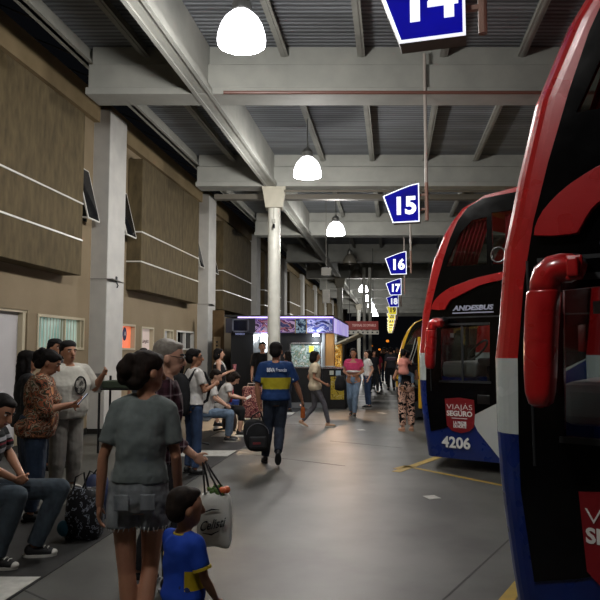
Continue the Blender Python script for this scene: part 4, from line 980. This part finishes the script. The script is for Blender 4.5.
# man in the football jersey
jm = torso_band(band_mat('club_jersey', '#16305a', '#a09422', 1.06, 1.225), .215, '#16305a')
man = person('man walking away in a blue jersey with a yellow band across the back', (px(276, 9.3), 9.3), 3, 1.74, False, (jm, .8, .90, .032), ('pants', jeans_d, .012, 1.97), (shoe_k, plain('dark_sole', '#2a2a2c', .7)), ('short', 'k'), 'b',
   {'elL': (-.27, -.02, 1.10), 'wrL': (-.24, .02, .84), 'elR': (.30, .03, 1.12), 'wrR': (.38, .12, .90), 'knL': (-.11, .06, .50), 'anL': (-.15, .08, .09), 'knR': (.06, .05, .49), 'anR': (.03, -.26, .20), 'ftR': (0, .7, -.8)}, vox=.010, fat=1.08, lean=1, curl=(1.0, .9), yaw=-8, headscale=1.14)
r_, S_, J_, up_, hd_ = man
jw = plain('jersey_print', '#d8dce4', .7)
text('jersey_lettering', 'BBVA', .075, jw, frame(up_((-.075, -.152, 1.335)) * S_, (1, 0, 0), (0, 0, 1)), r_, bold=.003, depth=.02, width=.115)
text('jersey_lettering', 'Francés', .07, jw, frame(up_((.075, -.152, 1.335)) * S_, (1, 0, 0), (0, 0, 1)), r_, depth=.02, width=.15)
m = MB(); m.box(up_((.247, -.05, 1.22)), (.012, .03, .06)); extra(r_, S_, 'sleeve_mark', jw, m)
lh = W(r_, S_, J_['wrL'] + V((0, 0, -.09))); rh = W(r_, S_, J_['wrR'] + V((.02, .03, -.10)))
# black backpack carried in the left hand
root = empty('backpack', (lh.x - .03, lh.y - .03, .18), R(12), 'black backpack carried low by its strap in the jersey man’s left hand', 'bag')
m = MB(); rings = []
for z, wx, wy in ((0, .10, .07), (.02, .15, .1), (.12, .185, .12), (.25, .19, .12), (.35, .17, .11), (.43, .12, .08), (.455, .06, .04)):
    rings.append([V((wx * math.copysign(abs(math.cos(t)) ** .7, math.cos(t)) + (z - .2) * -.15, wy * math.copysign(abs(math.sin(t)) ** .7, math.sin(t)), z)) for t in [2 * PI * k / 24 for k in range(24)]])
m.loft(rings); m.build('bag_body', blackc, root, smooth=True, sub=1, disp=(.02, .1))
m = MB(); m.box((.0, -.115, .14), (.24, .05, .17)); m.build('front_pocket', plain('black_nylon', '#19191c', .6), root, bevel=.02)
m = MB(); m.tube([(.0 + .16 * math.cos(t), -.095, .25 + .15 * math.sin(t)) for t in [PI * k / 12 for k in range(13)]], .006, 6); m.build('piping', plain('grey_piping', '#5a5a60', .6), root)
m = MB(); m.box((-.02, -.143, .13), (.11, .006, .03)); m.build('logo_patch', plain('red_patch', '#6e2226', .6), root)
bpy.context.view_layer.update(); hp = root.matrix_world.inverted() @ lh
m = MB(); m.tube([(-.12, 0, .38), (-.06, 0, .5), hp + V((0, 0, -.02)), hp + V((.02, 0, -.02)), (.07, 0, .5), (.12, 0, .34)], .011, 8); m.build('strap', blackc, root)
# bottle in the right hand
root = empty('bottle', (rh.x, rh.y, rh.z - .17), 0, 'orange drink bottle with a dark cap in the jersey man’s right hand', 'bottle')
m = MB(); m.lathe((0, 0, 0), [(.03, 0), (.034, .01), (.034, .13), (.02, .165)], 16); m.build('bottle_body', plain('amber_drink', '#a4562a', .25), root, smooth=False)
m = MB(); m.lathe((0, 0, .165), [(.02, 0), (.02, .05)], 12); m.build('cap', dark_m, root)

# woman in cream blouse striding right
p = ground(315, 427); person('woman in a cream blouse and grey leggings striding to the right before the kiosk', (p.x, p.y), -82, 1.60, True, (noisy('cream_cloth', '#c3b49a', '#b5a68c', 6, .85), .6, .82, .03), ('pants', noisy('grey_leggings', '#4c4a50', '#5c5a60', 8, .9), .0, 1.95), (shoe_t, shoe_w), ('bob', 'k'), 'b',
   {'elR': (.2, -.06, 1.12), 'wrR': (.22, .2, .98), 'elL': (-.2, -.12, 1.12), 'knR': (.08, .2, .52), 'anR': (.06, .30, .09), 'knL': (-.08, .0, .47), 'anL': (-.08, -.28, .13), 'ftL': (0, 1, -.5)}, vox=.012, yaw=-6)
# woman in pink top
p = ground(354, 416.5)
pk = person('woman in a pink off-shoulder top and light jeans walking toward us', (p.x, p.y), 165, 1.66, True, (noisy('pink_cloth', '#a02a52', '#b83c64', 6, .85), .55, 1.1, .03, 1.36), ('pants', jeans_l, .006, 1.95), (shoe_k, shoe_w), ('long', 'k'), 'b',
   {'elL': (-.24, .0, 1.14), 'wrL': (-.12, .16, 1.06), 'elR': (.25, .0, 1.14), 'wrR': (.12, .18, 1.05), 'knL': (-.06, .14, .5), 'anL': (-.04, .14, .09), 'knR': (.1, .04, .47), 'anR': (.12, -.26, .12), 'ftR': (0, 1, -.4)}, vox=.012, detail=True, fat=1.15)
m = MB(); m.lathe((0, 0, 1.15), [(.19, -.03), (.20, 0), (.185, .02)], 20); o = extra(pk[0], pk[1], 'white_frill', whitec, m)
root = empty('handbag', (p.x - .33, p.y + .05, .62), 0, 'black bag hanging at the side of the woman in the pink top', 'bag')
m = MB(); m.lathe((0, 0, 0), [(.05, 0), (.13, .03), (.14, .2), (.1, .34), (.05, .38)], 16); m.build('bag_body', blackc, root, smooth=True, disp=(.02, .1)); m = MB(); m.tube([(.05, 0, .36), (.12, 0, .5), (.2, 0, .56)], .012, 6); m.build('strap', blackc, root)
# woman in white tee
p = ground(368, 408); person('woman in a white tee and blue jeans just right of the woman in pink', (p.x, p.y), 100, 1.63, True, (whitec, .55, .95, .028), ('pants', jeans_b, .008, 1.95), (shoe_k, shoe_w), ('long', 'k'), 'a', {'elR': (.2, .0, 1.12), 'wrR': (.2, .05, .86), 'elL': (-.2, -.1, 1.15)}, vox=.014, yaw=25)
# man at the kiosk counter
person('man in a dark shirt at the side counter under the kiosk awning', (px(350.5, 19.6), 19.6), -150, 1.68, False, (noisy('charcoal_shirt', '#1c1e26', '#2a2c36', 8, .9), .8, .88, .03), ('pants', blackc, .01, 1.96), (shoe_k, shoe_k), ('short', 'k'), 'b', None, vox=.015, yaw=50)
# attendant
att = person('man in a black polo shirt facing us before the kiosk doorway', (px(262.5, 16.6), 16.6), 188, 1.83, False, (blackc, .85, .88, .03), ('pants', blackc, .012, 1.96), (shoe_k, shoe_k), ('short', 'k'), 'a', {}, vox=.012, detail=True, fat=1.12)
m = MB(); m.box(att[3]((-.07, .135, 1.26)), (.05, .02, .03)); extra(att[0], att[1], 'badge', white_m, m)
person('woman glimpsed behind the jersey man’s right shoulder by the kiosk window', (px(287.5, 16.9), 16.9), 60, 1.6, True, (noisy('dull_red', '#5c3a38', '#6c4844', 8, .9), .6, .9, .03), ('pants', jeans_d, .01, 1.96), (shoe_k, shoe_k), ('long', 'k'), 'a', None, vox=.015)
# leopard print trousers, holding a child
leo = patch_mat('leopard_print', ['#0e0b0b', '#0e0b0b', '#c49a86', '#d1a893', '#0e0b0b', '#0e0b0b'], 11, .85)
p = ground(405.5, 431)
lw = person('woman in leopard print trousers and flat shoes holding a small girl on her hip', (p.x + .03, p.y), 12, 1.62, True, (noisy('black_top', '#1a1618', '#241f22', 9, .9), .3, .98, .024), ('pants', leo, .02, 1.9), (plain('beige_flats', '#b5896e', .6), plain('beige_flats', '#b5896e', .6)), ('bun', 'k'), 'b',
   {'elL': (-.27, .02, 1.12), 'wrL': (-.12, .2, 1.06), 'elR': (.27, .02, 1.12), 'wrR': (.06, .17, 1.10), 'hnL': (0, .3, 1)}, vox=.012, yaw=-40, fat=1.1)
person('small girl in a pink top carried on the hip of the woman in leopard trousers', (p.x - .06, p.y - .24, .70), -25, .95, True, (noisy('peach_cloth', '#c47a6c', '#d08c7e', 6, .85), .7, .82, .03), ('pants', jeans_l, .008, 1.9), (shoe_w, shoe_w), ('short', 'k'), 'a',
   {'knL': (-.2, .28, .82), 'anL': (-.22, .2, .45), 'knR': (.26, .25, .82), 'anR': (.3, .16, .45), 'elR': (.24, .2, 1.2), 'wrR': (.22, .32, 1.3)}, vox=.016, headscale=1.4, narrow=.9)
# woman in black dress left of the kiosk
x0, y0 = px(219, 14.0), 14.0
bd = person('woman in a black sleeveless dress with white straps standing by the kiosk wall', (x0, y0), -84, 1.66, True, (noisy('black_dress', '#101013', '#1a1a1e', 6, .9), 0, .85, .02, 1.36), ('skirt', noisy('black_dress', '#101013', '#1a1a1e', 6, .9), .02, .42), (shoe_k, shoe_k), ('bob', 'k'), 'a',
   {'elR': (.2, .02, 1.10), 'wrR': (.16, .26, 1.20), 'elL': (-.19, .02, 1.12), 'wrL': (-.1, .28, 1.2)}, vox=.012, fat=1.18)
m = MB()
for s in (-1, 1): m.tube([bd[3]((s * .085, .06, 1.42)), bd[3]((s * .08, .13, 1.33)), bd[3]((s * .04, .155, 1.24))], .02, 8); m.tube([bd[3]((s * .085, .0, 1.43)), bd[3]((s * .1, -.09, 1.36))], .018, 8)
extra(bd[0], bd[1], 'white_strap', whitec, m)
q = W(bd[0], bd[1], V((.1, .36, 1.23))); m = MB(); m.lathe((0, 0, 0), [(.03, 0), (.04, .12), (.042, .13)], 14); o = m.build('paper_cup', plain('pink_cup', '#b06a72', .5), smooth=False); o.location = q; tag(o, 'pink drink cup in the hands of the woman in black', 'cup')
# seated women
bench_m = plain('bench_metal', '#77797c', .3, .8)
def bench(x0, ya, yb_, label, back=True):
    root = empty('bench', (LX(x0, ya), ya, 0), 0, label, 'bench')
    e = V((SL, 1, 0)); n = int(round((yb_ - ya) / .55)); L = (yb_ - ya)
    for i in range(n):
        c = e * (L * (i + .5) / n); m = MB(); m.box(c + V((0, 0, .43)), (.42, .48, .025)); 
        m.build('seat', bench_m, root, bevel=.01)
        if back: m = MB(); m.box(c + V((-.24, 0, .66)), (.025, .48, .34), Matrix.Rotation(-.2, 3, 'Y')); m.build('backrest', bench_m, root, bevel=.01)
    m = MB(); m.tube([V((0, 0, .39)), V((0, 0, .39)) + e * L], .025, 8); m.build('beam', dark_m, root)
    for f in (.08, .92):
        c = e * L * f; m = MB(); m.tube([c + V((0, 0, .39)), c + V((0, 0, .04))], .022, 8); m.tube([c + V((-.22, 0, .025)), c + V((0, 0, .06)), c + V((.22, 0, .025))], .02, 8); m.build('leg', dark_m, root)
bench(-3.35, 10.9, 13.1, 'metal bench under the seated women by the dark floor band')
sit = {'knL': (-.12, .44, .50), 'anL': (-.12, .42, .09), 'knR': (.12, .44, .50), 'anR': (.12, .40, .09)}
sp = lambda d: dict(sit, **d)
def seated(label, x0, y, face, **k):
    return person(label, (LX(x0, y), y), face, pelvis=(0, -.02, .56), **k)
s1 = seated('seated woman in a white top with a red scarf bending forward over a paper', -3.32, 12.45, -84, h=1.62, fem=True, top=(whitec, .6, .9, .028), bottom=('pants', blackc, .012, 1.5), shoes=(shoe_k, shoe_k), hair=('bob', 'br'), skin='a', pose=sp({'elR': (.22, .2, .80), 'wrR': (.14, .44, .74), 'elL': (-.22, .2, .80), 'wrL': (-.1, .44, .74)}), vox=.013, lean=24, pitch=18, fat=1.12)
m = MB(); m.tube([s1[3]((.07, -.02, 1.44)), s1[3]((.08, .12, 1.32)), s1[3]((.05, .17, 1.12))], .03, 8); m.tube([s1[3]((-.07, -.02, 1.44)), s1[3]((-.08, .12, 1.32)), s1[3]((-.05, .17, 1.12))], .03, 8); extra(s1[0], s1[1], 'scarf', plain('red_scarf', '#a82a3c', .8), m)
q = W(s1[0], s1[1], V((.0, .56, .74))); m = MB(); m.box((0, 0, 0), (.16, .2, .004), Euler((.2, -.5, 0)).to_matrix()); o = m.build('folded_paper', plain('paper_white', '#c9c9c4', .7)); o.location = q; tag(o, 'folded white paper in the hands of the woman with the red scarf', 'paper')
seated('seated person in light blue jeans and black shoes on the bench, nearest on it', -3.32, 11.55, -86, h=1.66, fem=True, top=(whitec, .8, .9, .028), bottom=('pants', jeans_l, .014, 1.95), shoes=(shoe_k, shoe_w), hair=('short', 'br'), skin='a', pose=sp({'elR': (.22, .16, .80), 'wrR': (.14, .36, .66), 'elL': (-.22, .16, .80), 'wrL': (-.1, .36, .66)}), vox=.013, lean=14, pitch=10)
# brown handbag hanging before the scarf woman
q = ground(229.5, 436); root = empty('handbag', (q.x, q.y, 0), 0, 'dark brown handbag at the feet of the seated women', 'bag')
m = MB(); m.lathe((0, 0, 0), [(.06, .12), (.13, .14), (.15, .28), (.11, .42), (.05, .46)], 16); m.build('bag_body', noisy('brown_leather', '#2c1f1a', '#40302a', 9, .5), root, smooth=True, disp=(.02, .1)); m = MB(); m.tube([(-.08, 0, .42), (-.06, 0, .62), (.06, 0, .62), (.08, 0, .42)], .01, 6); m.build('handle', blackc, root)
# woman with black backpack
x0, y0 = px(194.5, 8.55), 8.55
bp_ = person('woman with a ponytail, white tee, blue jeans and a large black backpack', (x0, y0), -54, 1.64, True, (whitec, .6, .95, .026), ('pants', jeans_b, .01, 1.96), (shoe_k, shoe_k), ('pony', 'k'), 'b', {'elR': (.2, .06, 1.14), 'wrR': (.13, .26, 1.22), 'elL': (-.2, .06, 1.14), 'wrL': (-.08, .26, 1.2)}, vox=.010, detail=True, yaw=-24)
m = MB(); m.tube([hdp for hdp in [bp_[4]((.08, .02, 1.60)), bp_[4]((.055, .10, 1.60)), bp_[4]((-.055, .10, 1.60)), bp_[4]((-.08, .02, 1.6))]], .006, 6); extra(bp_[0], bp_[1], 'glasses', dark_m, m)
q = W(bp_[0], bp_[1], V((0, -.215, .84)))
root = empty('backpack', (q.x, q.y, q.z), R(-54), 'large black backpack on the back of the woman with the ponytail', 'bag')
m = MB(); rings = []
for z, wx, wy in ((-.04, .11, .07), (0, .17, .1), (.2, .185, .12), (.42, .165, .1), (.5, .1, .07), (.52, .04, .03)): rings.append([V((wx * math.copysign(abs(math.cos(t)) ** .7, math.cos(t)), wy * math.copysign(abs(math.sin(t)) ** .7, math.sin(t)), z)) for t in [2 * PI * k / 22 for k in range(22)]])
m.loft(rings); m.build('bag_body', blackc, root, smooth=True, sub=1)
m = MB()
for s in (-1, 1): m.tube([(s * .1, .08, .42), (s * .115, .17, .56), (s * .12, .30, .52), (s * .125, .385, .36), (s * .14, .33, .16), (s * .13, .12, .06)], [.02] * 6, 8)
m.build('strap', blackc, root)
# man in printed white tee
x0, y0 = px(69, 7.5), 7.5
mt = person('heavy young man in a white tee with a face print and black beanie, hand raised', (x0, y0), -130, 1.72, False, (noisy('offwhite_tee', '#a9a69c', '#b9b6ac', 4, .85), .95, .84, .034), ('pants', noisy('grey_sweatpants', '#6d6a64', '#7d7a73', 5, .9), .022, 1.96), (shoe_w, shoe_w), ('beanie', 'k'), 'b',
   {'elL': (-.33, .05, 1.17), 'wrL': (-.32, .24, 1.34), 'hnL': (1, .3, 0), 'elR': (.31, .0, 1.12), 'wrR': (.3, .2, 1.02)}, vox=.010, detail=True, fat=1.28, yaw=-2)
r_, S_, J_, up_, hd_ = mt
m = MB(); m.ell((-.03, .222, 1.22), (.07, .012, .1)); pf = extra(r_, S_, 'face_print', patch_mat('ink_print', ['#2a2a2a', '#55524e', '#8e8b84', '#a9a69c'], 22, .9), m, smooth=True)
m = MB(); m.tube([(-.03 + .07 * math.cos(t * PI / 10), .232, 1.22 + .1 * math.sin(t * PI / 10)) for t in range(21)], .007, 6); extra(r_, S_, 'print_outline', plain('ink_black', '#1c1b1a', .9), m)
# woman in floral shirt
x0, y0 = px(37, 6.25), 6.3
floral = patch_mat('floral_shirt', ['#1e2418', '#6e3222', '#2a3224', '#8a4e34', '#3c4836', '#94806e', '#5c3826', '#262c20', '#a06448', '#20241a', '#b07850'], 11, .85)
fw = person('woman in an orange and green patterned shirt looking down at her phone', (x0, y0), -72, 1.64, True, (floral, 1.15, .80, .04), ('pants', denim('navy_jeans', '#1a2638', '#26364c'), .014, 1.96), (shoe_k, shoe_k), ('bun', 'k'), 'b',
   {'elR': (.25, .10, 1.10), 'wrR': (.17, .34, 1.16), 'hnR': (0, 0, 1), 'elL': (-.24, .1, 1.08), 'wrL': (-.06, .34, 1.12)}, vox=.010, detail=True, yaw=-4, pitch=24, lean=5, fat=1.3)
q = W(fw[0], fw[1], V((.14, .45, 1.20))); root = empty('phone', (q.x, q.y, q.z), R(-72), 'phone held by the woman in the patterned shirt', 'phone')
m = MB(); rt = Matrix.Rotation(R(50), 3, 'X'); m.box((0, 0, 0), (.075, .15, .01), rt); m.build('case', dark_m, root, bevel=.004); m = MB(); m.box(rt @ V((0, 0, .006)), (.066, .138, .001), rt); m.build('screen', glow('phone_glow', '#c8d4e8', .8), root)
# others behind them
person('dark-haired woman in black half hidden behind the woman in the patterned shirt', (px(29, 7.0), 7.0), -60, 1.62, True, (blackc, 1.6, .85, .03), ('pants', jeans_d, .01, 1.96), (shoe_k, shoe_k), ('long', 'k'), 'b', None, vox=.014, fat=1.1)
person('man in a black cap looking over the shoulder of the man in the white tee', (px(56, 8.9), 8.9), -95, 1.77, False, (noisy('dark_top', '#1a1618', '#2a2224', 9, .9), .8, .88, .03), ('pants', jeans_d, .01, 1.96), (shoe_k, shoe_k), ('cap', 'k'), 'b', None, vox=.014, detail=True, yaw=-20)
person('man with a shaved dark head far behind the older man, against the wall', (px(144, 11.4), 11.4), -170, 1.66, False, (noisy('slate_top', '#2e3238', '#3c4048', 9, .9), .8, .88, .03), ('pants', jeans_d, .01, 1.96), (shoe_k, shoe_k), ('short', 'k'), 'b', None, vox=.015, detail=True)
# seated man with striped tee
bench(-3.55, 3.2, 5.8, 'metal bench at the lower left under the man in the striped tee')
st = stripes_mat('striped_tee', [(0, '#141416'), (.3, '#8c8c90'), (.48, '#141416'), (.62, '#74202e'), (.7, '#141416'), (.78, '#9a9a9e'), (.93, '#141416')], 5.2)
sm_ = seated('seated man in a striped tee and black canvas shoes at the lower left', -3.27, 5.0, -88, h=1.70, top=(st, .9, .9, .03), bottom=('pants', jeans_g, .018, 1.97), shoes=(plain('canvas_black', '#101012', .8), plain('rubber_white', '#b8b6ae', .5)), hair=('short', 'k'), skin='b',
   pose={'knR': (.14, .44, .54), 'anR': (.13, .30, .09), 'knL': (-.17, .66, .53), 'anL': (-.14, .48, .09), 'elR': (.27, .16, .84), 'wrR': (.07, .38, .66), 'elL': (-.27, .18, .84), 'wrL': (-.05, .40, .66), 'hnR': (-1, .3, 0), 'hnL': (1, .3, 0)}, vox=.009, detail='converse', lean=22, yaw=-20, pitch=8, fat=1.06, curl=(.9, .9))

# bags on the floor beside him
q = ground(80, 541); root = empty('shopping_bag', (q.x, q.y + .1, 0), R(-8), 'black shopping bag with white speckled print standing on the dark floor band', 'bag')
m = MB(); rings = []
for z, wx, wy in ((0, .13, .1), (.02, .15, .12), (.2, .155, .13), (.36, .14, .1), (.42, .12, .07)): rings.append([V((wx * math.copysign(abs(math.cos(t)) ** .6, math.cos(t)), wy * math.copysign(abs(math.sin(t)) ** .6, math.sin(t)), z + .012 * math.sin(3 * t))) for t in [2 * PI * k / 24 for k in range(24)]])
m.loft(rings); m.build('bag_body', patch_mat('speckled_print', ['#0e0f12', '#0e0f12', '#0e0f12', '#0e0f12', '#6a7078', '#15171c'], 24, .6), root, smooth=True, disp=(.03, .09))
m = MB(); m.tube([(-.09, -.05, .38), (-.07, -.04, .52), (-.0, -.03, .56), (.03, -.04, .4)], .008, 6); m.tube([(-.06, .05, .38), (.02, .04, .56), (.1, .03, .53), (.09, .04, .38)], .008, 6); m.build('handle', blackc, root)
m = MB(); m.ell((-.13, -.1, .1), (.07, .03, .07)); m.build('teal_patch', plain('teal_print', '#1d5a70', .6), root, smooth=True)
q = ground(92, 522); root = empty('duffel_bag', (q.x, q.y + .12, 0), R(20), 'dark blue bag behind the speckled black shopping bag', 'bag')
m = MB(); rings = []
for z, wx, wy in ((0, .1, .08), (.02, .13, .11), (.25, .14, .12), (.38, .1, .08), (.42, .05, .04)): rings.append([V((wx * math.cos(t), wy * math.sin(t), z)) for t in [2 * PI * k / 20 for k in range(20)]])
m.loft(rings); m.build('bag_body', noisy('navy_nylon', '#1c2440', '#2c3656', 8, .6), root, smooth=True, disp=(.03, .1)); m = MB(); m.tube([(-.05, 0, .4), (0, 0, .47), (.05, 0, .4)], .01, 6); m.build('handle', blackc, root)
# patterned suitcase
q = ground(251.5, 421); root = empty('suitcase', (q.x, q.y + .16, 0), R(4), 'tall floral patterned suitcase standing beside the round column', 'suitcase')
m = MB(); m.box((0, 0, .42), (.46, .28, .72)); m.build('shell', patch_mat('floral_case', ['#38161c', '#8a4a4c', '#4c1c26', '#c4907e', '#5c2830', '#a86c64'], 14, .6), root, bevel=.06)
m = MB(); m.tube([(-.1, 0, .77), (-.1, 0, .84), (.1, 0, .84), (.1, 0, .77)], .014, 8); m.build('handle', plain('pale_handle', '#b8aa9c', .5), root)
for s in (-1, 1):
    for t in (-1, 1): m = MB(); m.cone((s * .18 - .015, t * .1, .035), (s * .18 + .015, t * .1, .035), .035, .035, 12, False, False); m.build('wheel', rubber, root)
m = MB(); m.tube([(-.2, -.146, .1), (-.2, -.146, .74), (.2, -.146, .74), (.2, -.146, .1)], .005, 6); m.build('zip', plain('zip_dark', '#241a1c', .5), root)
# green-topped metal rack beside the near pillar
q = ground(123, 440); root = empty('barrier_rack', (px(124, 10.4), 10.4, 0), R(-8), 'metal rack with a dark green top beside the near pillar', 'rack')
m = MB()
for x, y in ((-.3, -.2), (.45, -.2), (-.3, .2), (.45, .2)): m.tube([(x, y, 0), (x, y, 1.2)], .02, 8)
m.tube([(-.3, -.2, 1.0), (.45, -.2, 1.0)], .015, 8); m.tube([(-.3, -.2, .3), (.45, -.2, .3)], .015, 8); m.build('frame', dark_m, root)
m = MB(); m.box((.1, 0, 1.07), (.74, .4, .12)); m.build('green_top', plain('dark_green', '#2f3a2a', .7), root, bevel=.02)
m = MB(); m.box((-.32, -.22, 1.1), (.1, .08, .3)); m.build('end_bracket', grey_metal, root)

# ---- crowd farther along the platform
def cloth(n, a): return noisy(n, a, a, 5, .9)
crowd = [(377, 27, 'red', '#8c2034', True, 'long', 20), (384, 31, 'black', '#17171b', False, 'short', 170), (390.5, 26, 'dark grey', '#2a2b30', False, 'short', 0), (397, 33, 'black', '#141417', False, 'short', 180), (373.5, 24, 'black', '#1a1a1e', True, 'bob', 200),
         (401, 38, 'navy', '#1a2238', False, 'short', 10), (381, 42, 'pale', '#8b8780', True, 'long', 190), (387, 48, 'brown', '#3a2a22', False, 'short', 0), (394, 44, 'grey', '#4a4b50', True, 'bob', 170), (369.5, 33, 'cream', '#a09888', True, 'long', 30)]
where = ['in front of the far white posts', 'near the middle of the far crowd', 'walking away in the far crowd', 'at the right of the far crowd', 'beside the slim white posts', 'just left of the yellow coach, far off', 'deep in the far crowd', 'farthest back in the crowd', 'far off below the row of bay signs', 'at the left end of the far crowd']
for (u, y, cn, col, fem, hr, fc), wh in zip(crowd, where):
    person('distant person in a %s top %s' % (cn, wh), (px(u, y), y), fc, 1.62 if fem else 1.74, fem, (cloth('cloth_' + col, col), .8, .88, .03), ('pants', jeans_d if y % 2 else blackc, .01, 1.96), (shoe_k, shoe_k), (hr, 'k'), 'b', {'knL': (-.09, .1, .5), 'anL': (-.09, .14, .085), 'anR': (.09, -.2, .1)}, vox=.026)

# ================================================================== WORLD AND CAMERA
w = bpy.data.worlds.new('night'); bpy.context.scene.world = w; w.use_nodes = True
w.node_tree.nodes['Background'].inputs[0].default_value = (.55, .6, .75, 1); w.node_tree.nodes['Background'].inputs[1].default_value = .0035
cam = bpy.data.cameras.new('camera'); co = bpy.data.objects.new('camera', cam); C.objects.link(co)
cam.sensor_width = 36; cam.sensor_fit = 'HORIZONTAL'; cam.lens = 36 * FPX / 600; cam.clip_end = 400; cam.clip_start = .05
co.location = (0, 0, CAMZ); co.rotation_euler = (PI / 2 + PITCH, 0, 0)
sc_ = bpy.context.scene; sc_.camera = co
sc_.view_settings.view_transform = 'Standard'; sc_.view_settings.look = 'None'; sc_.view_settings.gamma = 1; sc_.view_settings.exposure = 0.0
